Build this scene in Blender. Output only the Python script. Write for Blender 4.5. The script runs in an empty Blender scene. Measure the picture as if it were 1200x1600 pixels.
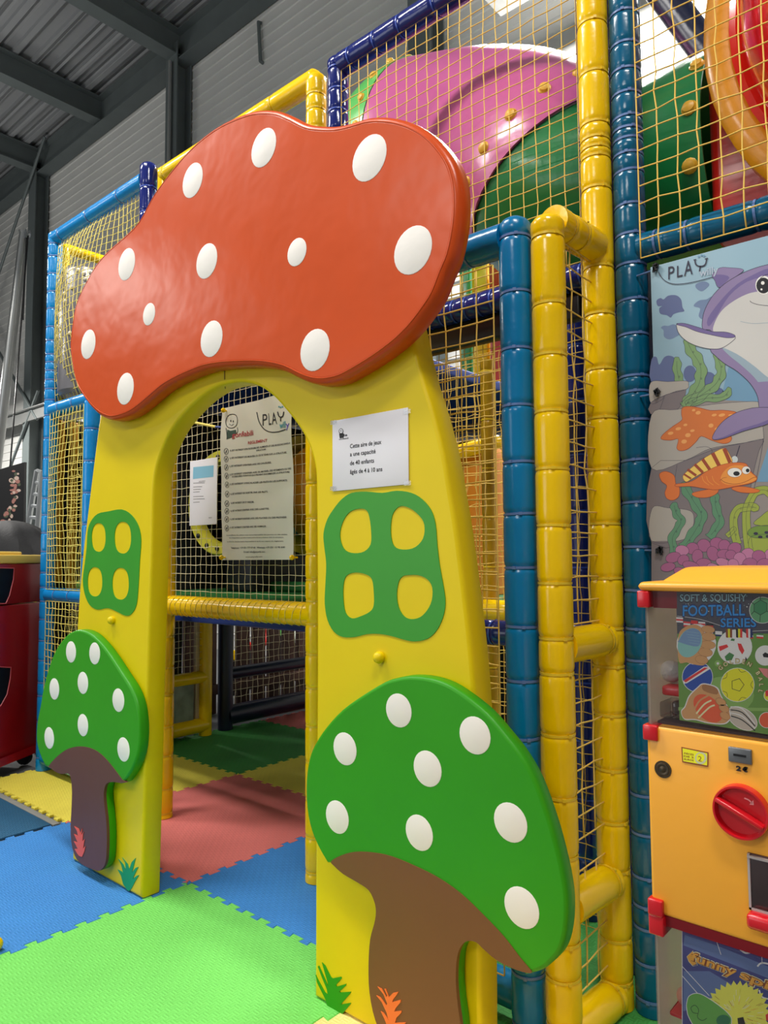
import bpy, bmesh, math, random
from mathutils import Vector, Matrix
from mathutils.geometry import tessellate_polygon
random.seed(7)
scene = bpy.context.scene
C = scene.collection
sin, cos, pi = math.sin, math.cos, math.pi

# ------------------------------------------------------------------ camera
YAW, PITCH, ROLL, FOC, CH = 0.7172680657, 0.0643193774, -0.006387091680, 1134.387, 1.2373525
fw = Vector((-sin(YAW)*cos(PITCH), cos(YAW)*cos(PITCH), sin(PITCH)))
rt0 = Vector((cos(YAW), sin(YAW), 0)); up0 = rt0.cross(fw)
rt = cos(ROLL)*rt0 + sin(ROLL)*up0
up = -sin(ROLL)*rt0 + cos(ROLL)*up0
EYE = Vector((0, 0, CH))
cd = bpy.data.cameras.new('camera'); cam = bpy.data.objects.new('camera', cd); C.objects.link(cam)
cd.sensor_fit = 'VERTICAL'; cd.sensor_height = 36; cd.sensor_width = 27
cd.lens = 36*FOC/1600; cd.clip_start = 0.05; cd.clip_end = 200
cam.matrix_world = Matrix(((rt.x, up.x, -fw.x, EYE.x), (rt.y, up.y, -fw.y, EYE.y), (rt.z, up.z, -fw.z, EYE.z), (0, 0, 0, 1)))
scene.camera = cam
def ray(x, y): return fw + rt*((x-600)/FOC) - up*((y-800)/FOC)
def PY(x, y, Y): d = ray(x, y); return EYE + d*(Y/d.y)      # where the sight line meets a vertical plane at depth Y
def PX(x, y, X): d = ray(x, y); return EYE + d*(X/d.x)
def PZ(x, y, Z=0.0): d = ray(x, y); return EYE + d*((Z-CH)/d.z)

scene.view_settings.view_transform = 'Standard'
scene.view_settings.look = 'None'
scene.view_settings.gamma = 1
scene.view_settings.use_curve_mapping = False
scene.view_settings.exposure = 0.0

# ------------------------------------------------------------------ materials
def lin(c):
    o = []
    for v in c:
        v /= 255.0
        o.append(v/12.92 if v <= 0.04045 else ((v+0.055)/1.055)**2.4)
    return (*o, 1)
MATS = {}
def mat(name, col, rough=0.5, metal=0, bump=0, bscale=40, var=0, vscale=3, coat=0, spec=0.5, emit=0, stretch=None, detail=3):
    if name in MATS: return MATS[name]
    m = bpy.data.materials.new(name); m.use_nodes = True
    nt = m.node_tree; b = nt.nodes['Principled BSDF']
    b.inputs['Base Color'].default_value = lin(col)
    b.inputs['Roughness'].default_value = rough
    b.inputs['Metallic'].default_value = metal
    b.inputs['Specular IOR Level'].default_value = spec
    if coat:
        b.inputs['Coat Weight'].default_value = coat; b.inputs['Coat Roughness'].default_value = 0.15
    if emit:
        b.inputs['Emission Color'].default_value = lin(col); b.inputs['Emission Strength'].default_value = emit
    if bump or var:
        tc = nt.nodes.new('ShaderNodeTexCoord')
        src = tc.outputs['Object']
        if stretch:
            mp = nt.nodes.new('ShaderNodeMapping'); mp.inputs['Scale'].default_value = stretch
            nt.links.new(src, mp.inputs['Vector']); src = mp.outputs['Vector']
    if bump:
        n = nt.nodes.new('ShaderNodeTexNoise'); n.inputs['Scale'].default_value = bscale; n.inputs['Detail'].default_value = detail
        bp = nt.nodes.new('ShaderNodeBump'); bp.inputs['Strength'].default_value = bump; bp.inputs['Distance'].default_value = 0.01
        nt.links.new(src, n.inputs['Vector']); nt.links.new(n.outputs['Fac'], bp.inputs['Height']); nt.links.new(bp.outputs['Normal'], b.inputs['Normal'])
    if var:
        n2 = nt.nodes.new('ShaderNodeTexNoise'); n2.inputs['Scale'].default_value = vscale; n2.inputs['Detail'].default_value = 5
        mx = nt.nodes.new('ShaderNodeMix'); mx.data_type = 'RGBA'
        mx.inputs[6].default_value = lin([max(0, c*(1-var)) for c in col]); mx.inputs[7].default_value = lin([min(255, c*(1+var)) for c in col])
        nt.links.new(src, n2.inputs['Vector']); nt.links.new(n2.outputs['Fac'], mx.inputs[0]); nt.links.new(mx.outputs[2], b.inputs['Base Color'])
    MATS[name] = m; return m

def mat_mix(name, tint, rough, weight_min, weight_max, ior=1.45):
    """clear plastic: mostly transparent, glossier at glancing angles"""
    if name in MATS: return MATS[name]
    m = bpy.data.materials.new(name); m.use_nodes = True; nt = m.node_tree; nt.nodes.clear()
    out = nt.nodes.new('ShaderNodeOutputMaterial'); mix = nt.nodes.new('ShaderNodeMixShader')
    tr = nt.nodes.new('ShaderNodeBsdfTransparent'); tr.inputs[0].default_value = lin(tint)
    gl = nt.nodes.new('ShaderNodeBsdfGlossy'); gl.inputs['Roughness'].default_value = rough
    fr = nt.nodes.new('ShaderNodeFresnel'); fr.inputs[0].default_value = ior
    mr = nt.nodes.new('ShaderNodeMapRange'); mr.inputs[3].default_value = weight_min; mr.inputs[4].default_value = weight_max
    nt.links.new(fr.outputs[0], mr.inputs[0]); nt.links.new(mr.outputs[0], mix.inputs[0])
    nt.links.new(tr.outputs[0], mix.inputs[1]); nt.links.new(gl.outputs[0], mix.inputs[2]); nt.links.new(mix.outputs[0], out.inputs[0])
    MATS[name] = m; return m

def vinyl(name, col, rough=0.35, bump=0.12, bscale=18, var=0.04, spec=0.5):
    return mat(name, col, rough, bump=bump, bscale=bscale, var=var, vscale=4, spec=spec)

# ------------------------------------------------------------------ mesh builder
WORLD = {}            # object -> world position of its origin
class MB:
    def __init__(s): s.v = []; s.f = []; s.m = []; s.sm = []
    def add(s, verts, faces, mi=0, smooth=True):
        o = len(s.v); s.v += [Vector(p) for p in verts]
        for f in faces: s.f.append([o+i for i in f]); s.m.append(mi); s.sm.append(smooth)
        return o
    def box(s, a, b, mi=0, M=None):
        x0, y0, z0 = a; x1, y1, z1 = b
        vs = [Vector(p) for p in ((x0,y0,z0),(x1,y0,z0),(x1,y1,z0),(x0,y1,z0),(x0,y0,z1),(x1,y0,z1),(x1,y1,z1),(x0,y1,z1))]
        if M: vs = [M @ p for p in vs]
        s.add(vs, [(0,3,2,1),(4,5,6,7),(0,1,5,4),(1,2,6,5),(2,3,7,6),(3,0,4,7)], mi, False)
    def bbox(s, a, b, r=0.005, mi=0, M=None):
        """box with chamfered edges"""
        x0, y0, z0 = a; x1, y1, z1 = b
        bm = bmesh.new(); bmesh.ops.create_cube(bm, size=1)
        for v in bm.verts: v.co = Vector(((x0+x1)/2+v.co.x*(x1-x0), (y0+y1)/2+v.co.y*(y1-y0), (z0+z1)/2+v.co.z*(z1-z0)))
        bmesh.ops.bevel(bm, geom=list(bm.edges), offset=r, segments=3, profile=0.5, affect='EDGES')
        s.from_bm(bm, mi, M)
    def from_bm(s, bm, mi=0, M=None, smooth=True):
        bm.verts.ensure_lookup_table(); bm.verts.index_update()
        vs = [(M @ v.co) if M else v.co.copy() for v in bm.verts]
        s.add(vs, [[v.index for v in f.verts] for f in bm.faces], mi, smooth); bm.free()
    def tube(s, path, r, seg=8, mi=0, caps=True, closed=False):
        path = [Vector(p) for p in path]; n = len(path)
        rr = r if isinstance(r, (list, tuple)) else [r]*n
        t = []
        for i in range(n):
            a = path[(i-1) % n] if closed else path[max(0, i-1)]
            b = path[(i+1) % n] if closed else path[min(n-1, i+1)]
            d = b-a
            t.append(d.normalized() if d.length > 1e-9 else Vector((0, 0, 1)))
        h = Vector((0, 0, 1)) if abs(t[0].z) < 0.9 else Vector((1, 0, 0))
        u = (h - t[0]*h.dot(t[0])).normalized()
        rings = []
        for i in range(n):
            u = (u - t[i]*u.dot(t[i]))
            u = u.normalized() if u.length > 1e-6 else t[i].orthogonal().normalized()
            w = t[i].cross(u)
            rings.append([path[i] + (u*cos(2*pi*k/seg) + w*sin(2*pi*k/seg))*rr[i] for k in range(seg)])
        vs = [p for q in rings for p in q]; fs = []
        for i in range(n if closed else n-1):
            j = (i+1) % n
            for k in range(seg): fs.append((i*seg+k, i*seg+(k+1) % seg, j*seg+(k+1) % seg, j*seg+k))
        if caps and not closed:
            fs.append(tuple(range(seg))[::-1]); fs.append(tuple((n-1)*seg+k for k in range(seg)))
        s.add(vs, fs, mi, True)
    def lathe(s, prof, o, axis=(0, 0, 1), seg=24, mi=0):
        """prof: list of (radius, height) along axis from o"""
        ax = Vector(axis).normalized(); u = ax.orthogonal().normalized(); w = ax.cross(u); o = Vector(o)
        vs = []; fs = []
        for r, h in prof:
            for k in range(seg): vs.append(o + ax*h + (u*cos(2*pi*k/seg) + w*sin(2*pi*k/seg))*max(r, 1e-5))
        for i in range(len(prof)-1):
            for k in range(seg): fs.append((i*seg+k, i*seg+(k+1) % seg, (i+1)*seg+(k+1) % seg, (i+1)*seg+k))
        fs.append(tuple(range(seg))[::-1]); fs.append(tuple((len(prof)-1)*seg+k for k in range(seg)))
        s.add(vs, fs, mi, True)
    def ball(s, c, r, mi=0, seg=16, rings=10, sc=(1, 1, 1)):
        c = Vector(c); vs = [c+Vector((0, 0, r*sc[2]))]; fs = []
        for i in range(1, rings):
            a = pi*i/rings
            for k in range(seg):
                b = 2*pi*k/seg; vs.append(c+Vector((r*sc[0]*sin(a)*cos(b), r*sc[1]*sin(a)*sin(b), r*sc[2]*cos(a))))
        vs.append(c-Vector((0, 0, r*sc[2]))); L = len(vs)-1
        for k in range(seg): fs.append((0, 1+k, 1+(k+1) % seg))
        for i in range(rings-2):
            for k in range(seg):
                a = 1+i*seg+k; b = 1+i*seg+(k+1) % seg; fs.append((a, a+seg, b+seg, b))
        o = 1+(rings-2)*seg
        for k in range(seg): fs.append((o+k, L, o+(k+1) % seg))
        s.add(vs, fs, mi, True)
    def fill(s, loops, mi=0):
        """flat fill of outer loop + hole loops"""
        tri = tessellate_polygon(loops); vs = [p for l in loops for p in l]
        s.add(vs, tri, mi, False)
    def build(s, name, mats, parent=None, sharp=40, recalc=True):
        me = bpy.data.meshes.new(name)
        base = WORLD[parent] if parent else Vector((0, 0, 0))
        o = bpy.data.objects.new(name, me); C.objects.link(o)
        if parent:
            o.parent = parent; org = base
        else:
            org = Vector((0, 0, 0))
            if s.v:
                lo = [min(v[i] for v in s.v) for i in range(3)]; hi = [max(v[i] for v in s.v) for i in range(3)]
                org = Vector(((lo[0]+hi[0])/2, (lo[1]+hi[1])/2, lo[2]))
            o.location = org
        WORLD[o] = org
        me.from_pydata([v-org for v in s.v], [], s.f)
        for m in (mats if isinstance(mats, (list, tuple)) else [mats]): me.materials.append(m)
        me.polygons.foreach_set('material_index', s.m); me.polygons.foreach_set('use_smooth', s.sm)
        if recalc:
            bm = bmesh.new(); bm.from_mesh(me); bmesh.ops.recalc_face_normals(bm, faces=bm.faces); bm.to_mesh(me); bm.free()
        me.set_sharp_from_angle(angle=math.radians(sharp))
        me.update(); return o

def tag(o, label=None, cat=None, group=None, kind=None):
    if label: o['label'] = label
    if cat: o['category'] = cat
    if group: o['group'] = group
    if kind: o['kind'] = kind
    return o
def thing(name, label, cat, loc, group=None):
    o = bpy.data.objects.new(name, None); C.objects.link(o); o.location = loc; o.empty_display_size = 0.1
    WORLD[o] = Vector(loc); return tag(o, label, cat, group)

# ------------------------------------------------------------------ outlines
def smooth(pts, n=6, closed=True):
    """Catmull-Rom through 2-D or 3-D points"""
    P = [Vector(p) for p in pts]; N = len(P); out = []
    rng = range(N) if closed else range(N-1)
    for i in rng:
        a = P[(i-1) % N] if closed else P[max(i-1, 0)]; b = P[i]
        c = P[(i+1) % N]; d = P[(i+2) % N] if closed else P[min(i+2, N-1)]
        for k in range(n):
            t = k/n
            out.append(0.5*((2*b)+(c-a)*t+(2*a-5*b+4*c-d)*t*t+(3*b-a-3*c+d)*t**3))
    if not closed: out.append(P[-1])
    return out
def zz(pts, ox, oy, s): return [(ox+x/s, oy+y/s) for x, y in pts]
def onY(pts, Y): return [PY(p[0], p[1], Y) for p in pts]
def area2(L): return sum(L[i].x*L[(i+1) % len(L)].z-L[(i+1) % len(L)].x*L[i].z for i in range(len(L)))
def inset(L, d):
    """offset a loop in an XZ plane inward by d"""
    if abs(d) < 1e-9: return [p.copy() for p in L]
    s = 1 if area2(L) > 0 else -1; n = len(L); out = []
    for i in range(n):
        a, b, c = L[i-1], L[i], L[(i+1) % n]
        e1 = (b-a); e2 = (c-b); e1.y = e2.y = 0
        n1 = Vector((-e1.z, 0, e1.x)).normalized() if e1.length > 1e-9 else Vector((0, 0, 0))
        n2 = Vector((-e2.z, 0, e2.x)).normalized() if e2.length > 1e-9 else n1
        m = n1+n2
        m = m.normalized() if m.length > 1e-6 else n1
        k = min(2.0, 1/max(0.3, m.dot(n1) if n1.length else 1))
        out.append(b + m*(s*d*k))
    return out
def resample(L, step, corner=35):
    """split long edges so loops have regular points"""
    out = []
    for i in range(len(L)):
        a, b = L[i], L[(i+1) % len(L)]; k = max(1, int((b-a).length/step))
        for j in range(k): out.append(a.lerp(b, j/k))
    return out
def pad(mb, loop, yf, yb, bev=0.012, mi_face=0, mi_side=0, holes=(), bulge=0.0, face=True):
    """upholstered slab: outline in an XZ plane, front at yf (towards the camera), back at yb, rounded front and back edges"""
    def at(L, y): return [Vector((p.x, y, p.z)) for p in L]
    steps = [(bev*(1-cos(a)), bev*(1-sin(a))) for a in (0, pi/6, pi/3, pi/2)]
    rings = [at(inset(loop, bev*0.6), yb)]
    rings.append(at(loop, yb-bev*0.6))
    for i_, dy in steps: rings.append(at(inset(loop, i_), yf+dy))
    n = len(loop); vs = [p for r in rings for p in r]; fs = []
    for i in range(len(rings)-1):
        for k in range(n): fs.append((i*n+k, i*n+(k+1) % n, (i+1)*n+(k+1) % n, (i+1)*n+k))
    mb.add(vs, fs, mi_side, True)
    hl = [at(h, yf) for h in holes]
    mb.fill([rings[-1]]+hl, mi_face)
    mb.fill([rings[0]]+[at(h, yb) for h in holes], mi_side)
    for h in holes:
        m = len(h); v2 = at(h, yf)+at(h, yb)
        mb.add(v2, [(k, (k+1) % m, m+(k+1) % m, m+k) for k in range(m)], mi_side, True)
def disc(mb, c, r, y0, y1, mi=0, seg=28, sx=1.0):
    """thin sewn-on patch"""
    L0 = [Vector((c.x+r*sx*cos(2*pi*k/seg), y1, c.z+r*sin(2*pi*k/seg))) for k in range(seg)]
    L1 = [Vector((c.x+r*sx*cos(2*pi*k/seg), y0+0.0006, c.z+r*sin(2*pi*k/seg))) for k in range(seg)]
    L2 = [Vector((c.x+(r-.002)*sx*cos(2*pi*k/seg), y0, c.z+(r-.002)*sin(2*pi*k/seg))) for k in range(seg)]
    vs = L0+L1+L2; fs = []
    for i in range(2):
        for k in range(seg): fs.append((i*seg+k, i*seg+(k+1) % seg, (i+1)*seg+(k+1) % seg, (i+1)*seg+k))
    fs.append(tuple(range(2*seg, 3*seg))); mb.add(vs, fs, mi, True)

# ------------------------------------------------------------------ lettering
def text_polys(body, bold=0.0, shear=0.0):
    cu = bpy.data.curves.new('lettering', 'FONT'); cu.body = body; cu.size = 1; cu.offset = bold; cu.shear = shear
    cu.resolution_u = 3
    ob = bpy.data.objects.new('lettering', cu); C.objects.link(ob)
    dg = bpy.context.evaluated_depsgraph_get(); me = bpy.data.meshes.new_from_object(ob.evaluated_get(dg))
    vs = [v.co.copy() for v in me.vertices]; fs = [list(p.vertices) for p in me.polygons]
    bpy.data.objects.remove(ob); bpy.data.curves.remove(cu); bpy.data.meshes.remove(me)
    return vs, fs
class Print:
    """flat print on a vertical sheet at depth Y: everything is ink lying on the sheet"""
    def __init__(s, Y, warp=None, step=0.0004): s.Y = Y; s.mb = MB(); s.mats = []; s.warp = warp; s.step = step
    def mi(s, m):
        if m not in s.mats: s.mats.append(m)
        return s.mats.index(m)
    def at(s, x, y, layer): return s.fix(PY(x, y, s.Y), layer)
    def fix(s, p, layer):
        w = s.warp(p) if s.warp else 0
        return Vector((p.x, s.Y+w-layer*s.step, p.z))
    def poly(s, pts, m, layer=1, sm=0):
        if sm: pts = smooth(pts, sm)
        L = [s.at(p[0], p[1], layer) for p in pts]
        s.mb.fill([L], s.mi(m))
    def ell(s, x, y, rx, ry, m, layer=1, rot=0, seg=20):
        s.poly([(x+rx*cos(a)*cos(rot)-ry*sin(a)*sin(rot), y+rx*cos(a)*sin(rot)+ry*sin(a)*cos(rot)) for a in [2*pi*k/seg for k in range(seg)]], m, layer)
    def line(s, pts, w, m, layer=2, sm=4, closed=False):
        P = [Vector((p[0], p[1])) for p in (smooth(pts, sm, closed) if sm and len(pts) > 2 else pts)]
        if closed: P.append(P[0])
        a = []; b = []
        for i, p in enumerate(P):
            d = P[min(i+1, len(P)-1)]-P[max(i-1, 0)]
            if closed and i in (0, len(P)-1): d = P[1]-P[-2]
            d = d.normalized() if d.length > 1e-9 else Vector((1, 0)); nrm = Vector((-d.y, d.x))*(w/2)
            a.append(s.at(*(p+nrm), layer)); b.append(s.at(*(p-nrm), layer))
        n = len(P); s.mb.add(a+b, [(i, i+1, n+i+1, n+i) for i in range(n-1)], s.mi(m), False)
    def shape(s, pts, m, ink, layer=1, w=0.5, sm=5):
        s.poly(pts, m, layer, sm); s.line(pts, w, ink, layer+0.5, sm, True)
    def text(s, body, x0, y0, x1, y1, h, m, layer=2, bold=0.0, shear=0.0):
        """baseline from pixel (x0,y0) to (x1,y1), capital height h pixels"""
        vs, fs = text_polys(body, bold, shear)
        if not vs: return
        lo = min(v.x for v in vs); hi = max(v.x for v in vs)
        A = PY(x0, y0, s.Y); B = PY(x1, y1, s.Y); T = PY(x0, y0-h, s.Y)-A
        cap = 0.73
        out = [s.fix(A+(B-A)*((v.x-lo)/(hi-lo))+T*(v.y/cap), layer) for v in vs]
        s.mb.add(out, fs, s.mi(m), False)
    def glyph(s, ch, x, y, h, ang, m, layer=2, bold=0.0):
        vs, fs = text_polys(ch, bold)
        if not vs: return
        k = h/0.73; cx = (min(v.x for v in vs)+max(v.x for v in vs))/2
        pts = []
        for v in vs:
            px = (v.x-cx)*k; py = -v.y*k
            pts.append(s.at(x+px*cos(ang)-py*sin(ang), y+px*sin(ang)+py*cos(ang), layer))
        s.mb.add(pts, fs, s.mi(m), False)
# ------------------------------------------------------------------ palette
V_RED = vinyl('vinyl_coral', (204, 76, 22), 0.28, 0.6, 4, .04, .3)
V_YEL = vinyl('vinyl_yellow', (226, 198, 0), 0.42, 0.14, 7, .03, .3)
V_GRN = vinyl('vinyl_green', (48, 148, 14), 0.40, 0.14, 7, .04, .3)
V_GR2 = vinyl('applique_green', (50, 148, 28), 0.42, 0.06, 14)
V_BRN = vinyl('vinyl_brown', (118, 76, 44), 0.42, 0.14, 8, .04, .3)
V_BRP = vinyl('vinyl_dark_brown', (100, 64, 56), 0.42, 0.14, 8, .04, .3)
V_WHT = vinyl('vinyl_white', (236, 230, 222), 0.5, 0.10, 20)
V_ORG = vinyl('applique_orange', (236, 112, 44), 0.45, 0.05, 20)
V_COR = vinyl('applique_coral', (232, 92, 72), 0.45, 0.05, 20)
V_GRD = vinyl('applique_emerald', (10, 150, 90), 0.45, 0.05, 20)
P_BLU = vinyl('foam_blue', (0, 120, 176), 0.22, 0.25, 14)
P_LBL = vinyl('foam_light_blue', (8, 132, 202), 0.25, 0.25, 14)
P_TEA = vinyl('foam_petrol', (0, 92, 128), 0.2, 0.25, 14)
P_YEL = vinyl('foam_yellow', (248, 202, 0), 0.2, 0.25, 14)
P_NAV = vinyl('foam_navy', (24, 36, 108), 0.16, 0.25, 14)
P_DRK = vinyl('foam_black_blue', (16, 24, 52), 0.3, 0.25, 14)
T_BLU = mat('tie_grey_blue', (92, 122, 176), 0.4)
T_YEL = mat('tie_yellow', (232, 196, 40), 0.35)
T_NAV = mat('tie_blue', (44, 74, 170), 0.3)
N_YEL = mat('net_yellow', (238, 200, 96), 0.8)
N_WHT = mat('net_pale', (226, 214, 176), 0.8)
N_LIM = mat('net_lemon', (236, 216, 110), 0.8)
STEEL = mat('steel_dark', (96, 104, 104), 0.6, 0.2, var=0.08)
GALV = mat('steel_galvanised', (166, 168, 166), 0.35, 0.7, var=0.06)
ALU = mat('aluminium', (186, 190, 192), 0.35, 0.8)
BLACK = mat('black_plastic', (16, 16, 18), 0.4)
CLOTH = mat('black_fabric', (26, 26, 28), 0.75, bump=0.4, bscale=30)
PAPER = mat('paper', (226, 222, 226), 0.35, coat=0.4)
INK = mat('ink_black', (22, 20, 22), 0.6)
INKG = mat('ink_grey', (70, 68, 66), 0.6)

# ------------------------------------------------------------------ the hall
WY = 6.2
def ribbed(name, col, scale, axis, rough=0.5, depth=0.4, var=0.05):
    m = mat(name, col, rough, var=var, vscale=0.7); nt = m.node_tree; b = nt.nodes['Principled BSDF']
    tc = nt.nodes.new('ShaderNodeTexCoord'); w = nt.nodes.new('ShaderNodeTexWave'); w.wave_type = 'BANDS'; w.bands_direction = axis
    w.inputs['Scale'].default_value = scale; w.wave_profile = 'SAW'
    r = nt.nodes.new('ShaderNodeValToRGB'); r.color_ramp.elements[0].position = 0.0; r.color_ramp.elements[1].position = 0.16
    r.color_ramp.elements.new(0.84); r.color_ramp.elements.new(1.0)
    for e, v in zip(r.color_ramp.elements, (0, 1, 1, 0)): e.color = (v, v, v, 1)
    bp = nt.nodes.new('ShaderNodeBump'); bp.inputs['Strength'].default_value = depth; bp.inputs['Distance'].default_value = 0.03
    nt.links.new(tc.outputs['Object'], w.inputs['Vector']); nt.links.new(w.outputs['Fac'], r.inputs[0])
    nt.links.new(r.outputs[0], bp.inputs['Height']); nt.links.new(bp.outputs['Normal'], b.inputs['Normal']); return m
CLAD = mat('cladding', (196, 196, 192), 0.5, var=.06, vscale=.7)
DECK = ribbed('roof_deck', (134, 136, 138), 1.2, 'Y', 0.6, 0.9)
FLOOR = mat('hall_floor', (96, 98, 100), 0.6, bump=0.1, bscale=12, var=0.12)
m = MB(); m.box((-34, -9, -0.2), (8, WY+.1, -0.014)); tag(m.build('floor', FLOOR), kind='structure')
eave = PY(60, 272, WY).z
m = MB(); m.box((-34, WY, -0.014), (8, WY+0.15, eave+2.5))
# proud ribs of the cladding
z = 0.2
while z < eave+2:
    m.add([(-34, WY, z), (8, WY, z), (8, WY-.014, z+.008), (-34, WY-.014, z+.008), (8, WY-.014, z+.022), (-34, WY-.014, z+.022), (8, WY, z+.03), (-34, WY, z+.03)],
          [(0,1,2,3), (3,2,4,5), (5,4,6,7)], 0, False); z += 0.165
tag(m.build('wall_back', CLAD, recalc=False), kind='structure')
m = MB(); zr = eave+0.32
m.box((-34, -9, zr), (8, WY, zr+.2))
y = -9
while y < WY-.3:
    m.box((-34, y, zr-.07), (8, y+.09, zr)); y += 0.3
tag(m.build('ceiling', DECK), kind='structure')
m = MB(); m.box((-34.2, -9, -0.014), (-34, WY, zr)); tag(m.build('wall_left', CLAD), kind='structure')
m = MB(); m.box((8, -9, -0.014), (8.2, WY, zr)); tag(m.build('wall_right', CLAD), kind='structure')

def ibeam(mb, a, b, w, h, upv=(0, 0, 1)):
    a, b = Vector(a), Vector(b); d = (b-a).normalized(); u = Vector(upv); s_ = d.cross(u).normalized()
    M = Matrix(((s_.x, d.x, u.x, a.x), (s_.y, d.y, u.y, a.y), (s_.z, d.z, u.z, a.z), (0, 0, 0, 1))); L = (b-a).length
    t = 0.018
    mb.box((-w/2, 0, h/2-t), (w/2, L, h/2), 0, M); mb.box((-w/2, 0, -h/2), (w/2, L, -h/2+t), 0, M); mb.box((-t/2, 0, -h/2+t), (t/2, L, h/2-t), 0, M)
xA, xB = PY(58, 275, WY-.2).x, PY(276, 100, WY-.2).x
step = (xB-xA)
cols = [(xA, 'dark steel column left of the blue padded posts with the leaning mast before it'), (xB, 'dark steel column high on the wall above the coral mushroom cap'),
        (PY(662, 60, WY-.2).x, 'dark steel column seen behind the pink tube and yellow net')]
for x, lab in cols:
    m = MB(); ibeam(m, (x, WY-.16, -0.01), (x, WY-.16, eave), 0.30, 0.26, (0, -1, 0))
    tag(m.build('steel_column', STEEL), lab, 'column', 'steel columns of the hall')
n = 0
for k, lab in ((0, 'lowest dark roof rafter at the left meeting the leftmost steel column'), (0.5, 'middle dark roof rafter ending between two steel columns'),
               (1, 'upper dark roof rafter meeting the second steel column'), (1.5, None), (2, None), (-.5, None), (-1, None)):
    x = xA+step*k
    m = MB(); ibeam(m, (x, -8.8, eave+.02), (x, WY-.02, eave+.02), 0.24, 0.42)
    o = m.build('trim_%d' % (n+1), STEEL); tag(o, kind='structure'); n += 1
m = MB(); ibeam(m, (-34, WY-.14, eave-.02), (8, WY-.14, eave-.02), 0.24, 0.5); tag(m.build('trim_20', STEEL), kind='structure')

# pale conduit beside the second column and a short pipe higher on the wall
m = MB(); x = xB+.03; m.tube([(x, WY-.33, -.012), (x, WY-.33, eave-.3)], .03, 8); tag(m.build('conduit', GALV), 'thin pale conduit running up the second steel column', 'pipe')
a = PY(404, 34, WY-.05); b = PY(407, 96, WY-.05); m = MB(); m.tube([a+Vector((0, .04, 0)), a, b, b+Vector((0, .04, 0))], .025, 8); tag(m.build('wall_pipe', STEEL), 'short dark pipe fixed high on the cladding right of the second column', 'pipe')
# girt, rods, mast, ladder behind the left end of the structure
p = PY(45, 650, WY-.3); q = PY(75, 636, WY-.3)
m = MB(); m.box((p.x-7, WY-.34, p.z-.11), (q.x+6, WY-.29, p.z+.11)); m.box((p.x-7, WY-.42, p.z+.09), (q.x+6, WY-.3, p.z+.11))
tag(m.build('steel_girt', GALV), 'grey horizontal steel girt crossing the wall by the left column', 'beam')
for a, b, lab in (((-30, 500), (58, 655), 'thin diagonal steel brace descending towards the left column'), ((-74, 975), (60, 610), 'thin diagonal steel brace rising beneath the grey girt'),
                  ((-20, 480), (70, 214), 'long dark cable rising from the picture edge to the roof')):
    m = MB(); m.tube([PY(*a, WY-.33), PY(*b, WY-.33)], 0.03, 8)
    tag(m.build('brace_rod', STEEL), lab, 'brace', 'braces of the hall')
mt = thing('lifting_mast', 'tall leaning silver pole with pulley left of the blue padded posts', 'mast', PZ(-30, 1010, -.014))
MY = 4.6
m = MB(); a, b = PY(-22, 860, MY), PY(38, 364, MY); m.tube([a, b], [0.085, 0.07], 16); m.tube([b, b+(b-a).normalized()*.03], 0.085, 16); m.build('pole', GALV, mt)
m = MB(); g = PZ(-24, 860, -.014); m.tube([a, Vector((a.x-.3, a.y, -.014))], 0.1, 14); m.build('base', GALV, mt)
m = MB(); m.lathe([(0.02, -.03), (0.07, -.03), (0.055, 0), (0.07, .03), (0.02, .03)], b+Vector((.1, 0, -.05)), (0, 1, 0), 16); m.build('pulley', ALU, mt)
m = MB(); m.tube([b+Vector((.14, 0, -.05)), PY(15, 740, MY)], 0.012, 6); m.tube([b+Vector((.09, 0, -.05)), PY(36, 500, MY)], 0.01, 6); m.build('rope', BLACK, mt)
ld = thing('ladder', 'aluminium ladder leaning on the wall beside the left column', 'ladder', PZ(52, 900, -.014))
LY = 5.2
for (a, b) in (((40, 845), (58, 735)), ((57, 845), (66, 738))):
    A, B = PY(*a, LY), PY(*b, LY); A = A+(A-B)*1.0
    A.z = max(A.z, 0.0)
    m = MB(); m.tube([A, B], 0.045, 6); m.build('rail', ALU, ld)
for t in range(7):
    f = t/6
    A = PY(40+18*f, 845-110*f, LY); B = PY(57+9*f, 845-107*f, LY)
    m = MB(); m.tube([A, B], 0.03, 6); m.build('rung', ALU, ld)
pic = thing('poster_board', 'dark board with pinkish flower print standing behind the red machine', 'board', PY(20, 835, 4.0))
BRD = Print(4.0); d_ = mat('board_black', (20, 20, 22), 0.5); pk = mat('board_pink', (176, 120, 108), 0.6); lg = mat('board_leaf', (84, 92, 70), 0.6); wh_ = mat('board_cream', (214, 186, 170), 0.6)
BRD.poly([(-30, 742), (38, 722), (36, 872), (-30, 872)], d_, 0)
rr = random.Random(3)
for i in range(60):
    t = rr.random(); x = 16+14*sin(3*t+1)+rr.uniform(-8, 8); y = 735+100*t
    BRD.ell(x*.8, y, rr.uniform(1.5, 4), rr.uniform(1.5, 4), rr.choice((pk, pk, lg, wh_)), 1+i*.05, 0, 8)
BRD.mb.build('printed_face', BRD.mats, pic, recalc=False)
m = MB(); m.add([PY(-30, 742, 4.004), PY(38, 722, 4.004), PY(36, 872, 4.004), PY(-30, 872, 4.004), PY(-30, 742, 4.004)+Vector((0, .03, 0)), PY(38, 722, 4.004)+Vector((0, .03, 0)), PY(36, 872, 4.004)+Vector((0, .03, 0)), PY(-30, 872, 4.004)+Vector((0, .03, 0))],
      [(0,1,2,3), (4,7,6,5), (0,4,5,1), (1,5,6,2), (2,6,7,3), (3,7,4,0)], 0, False)
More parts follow.
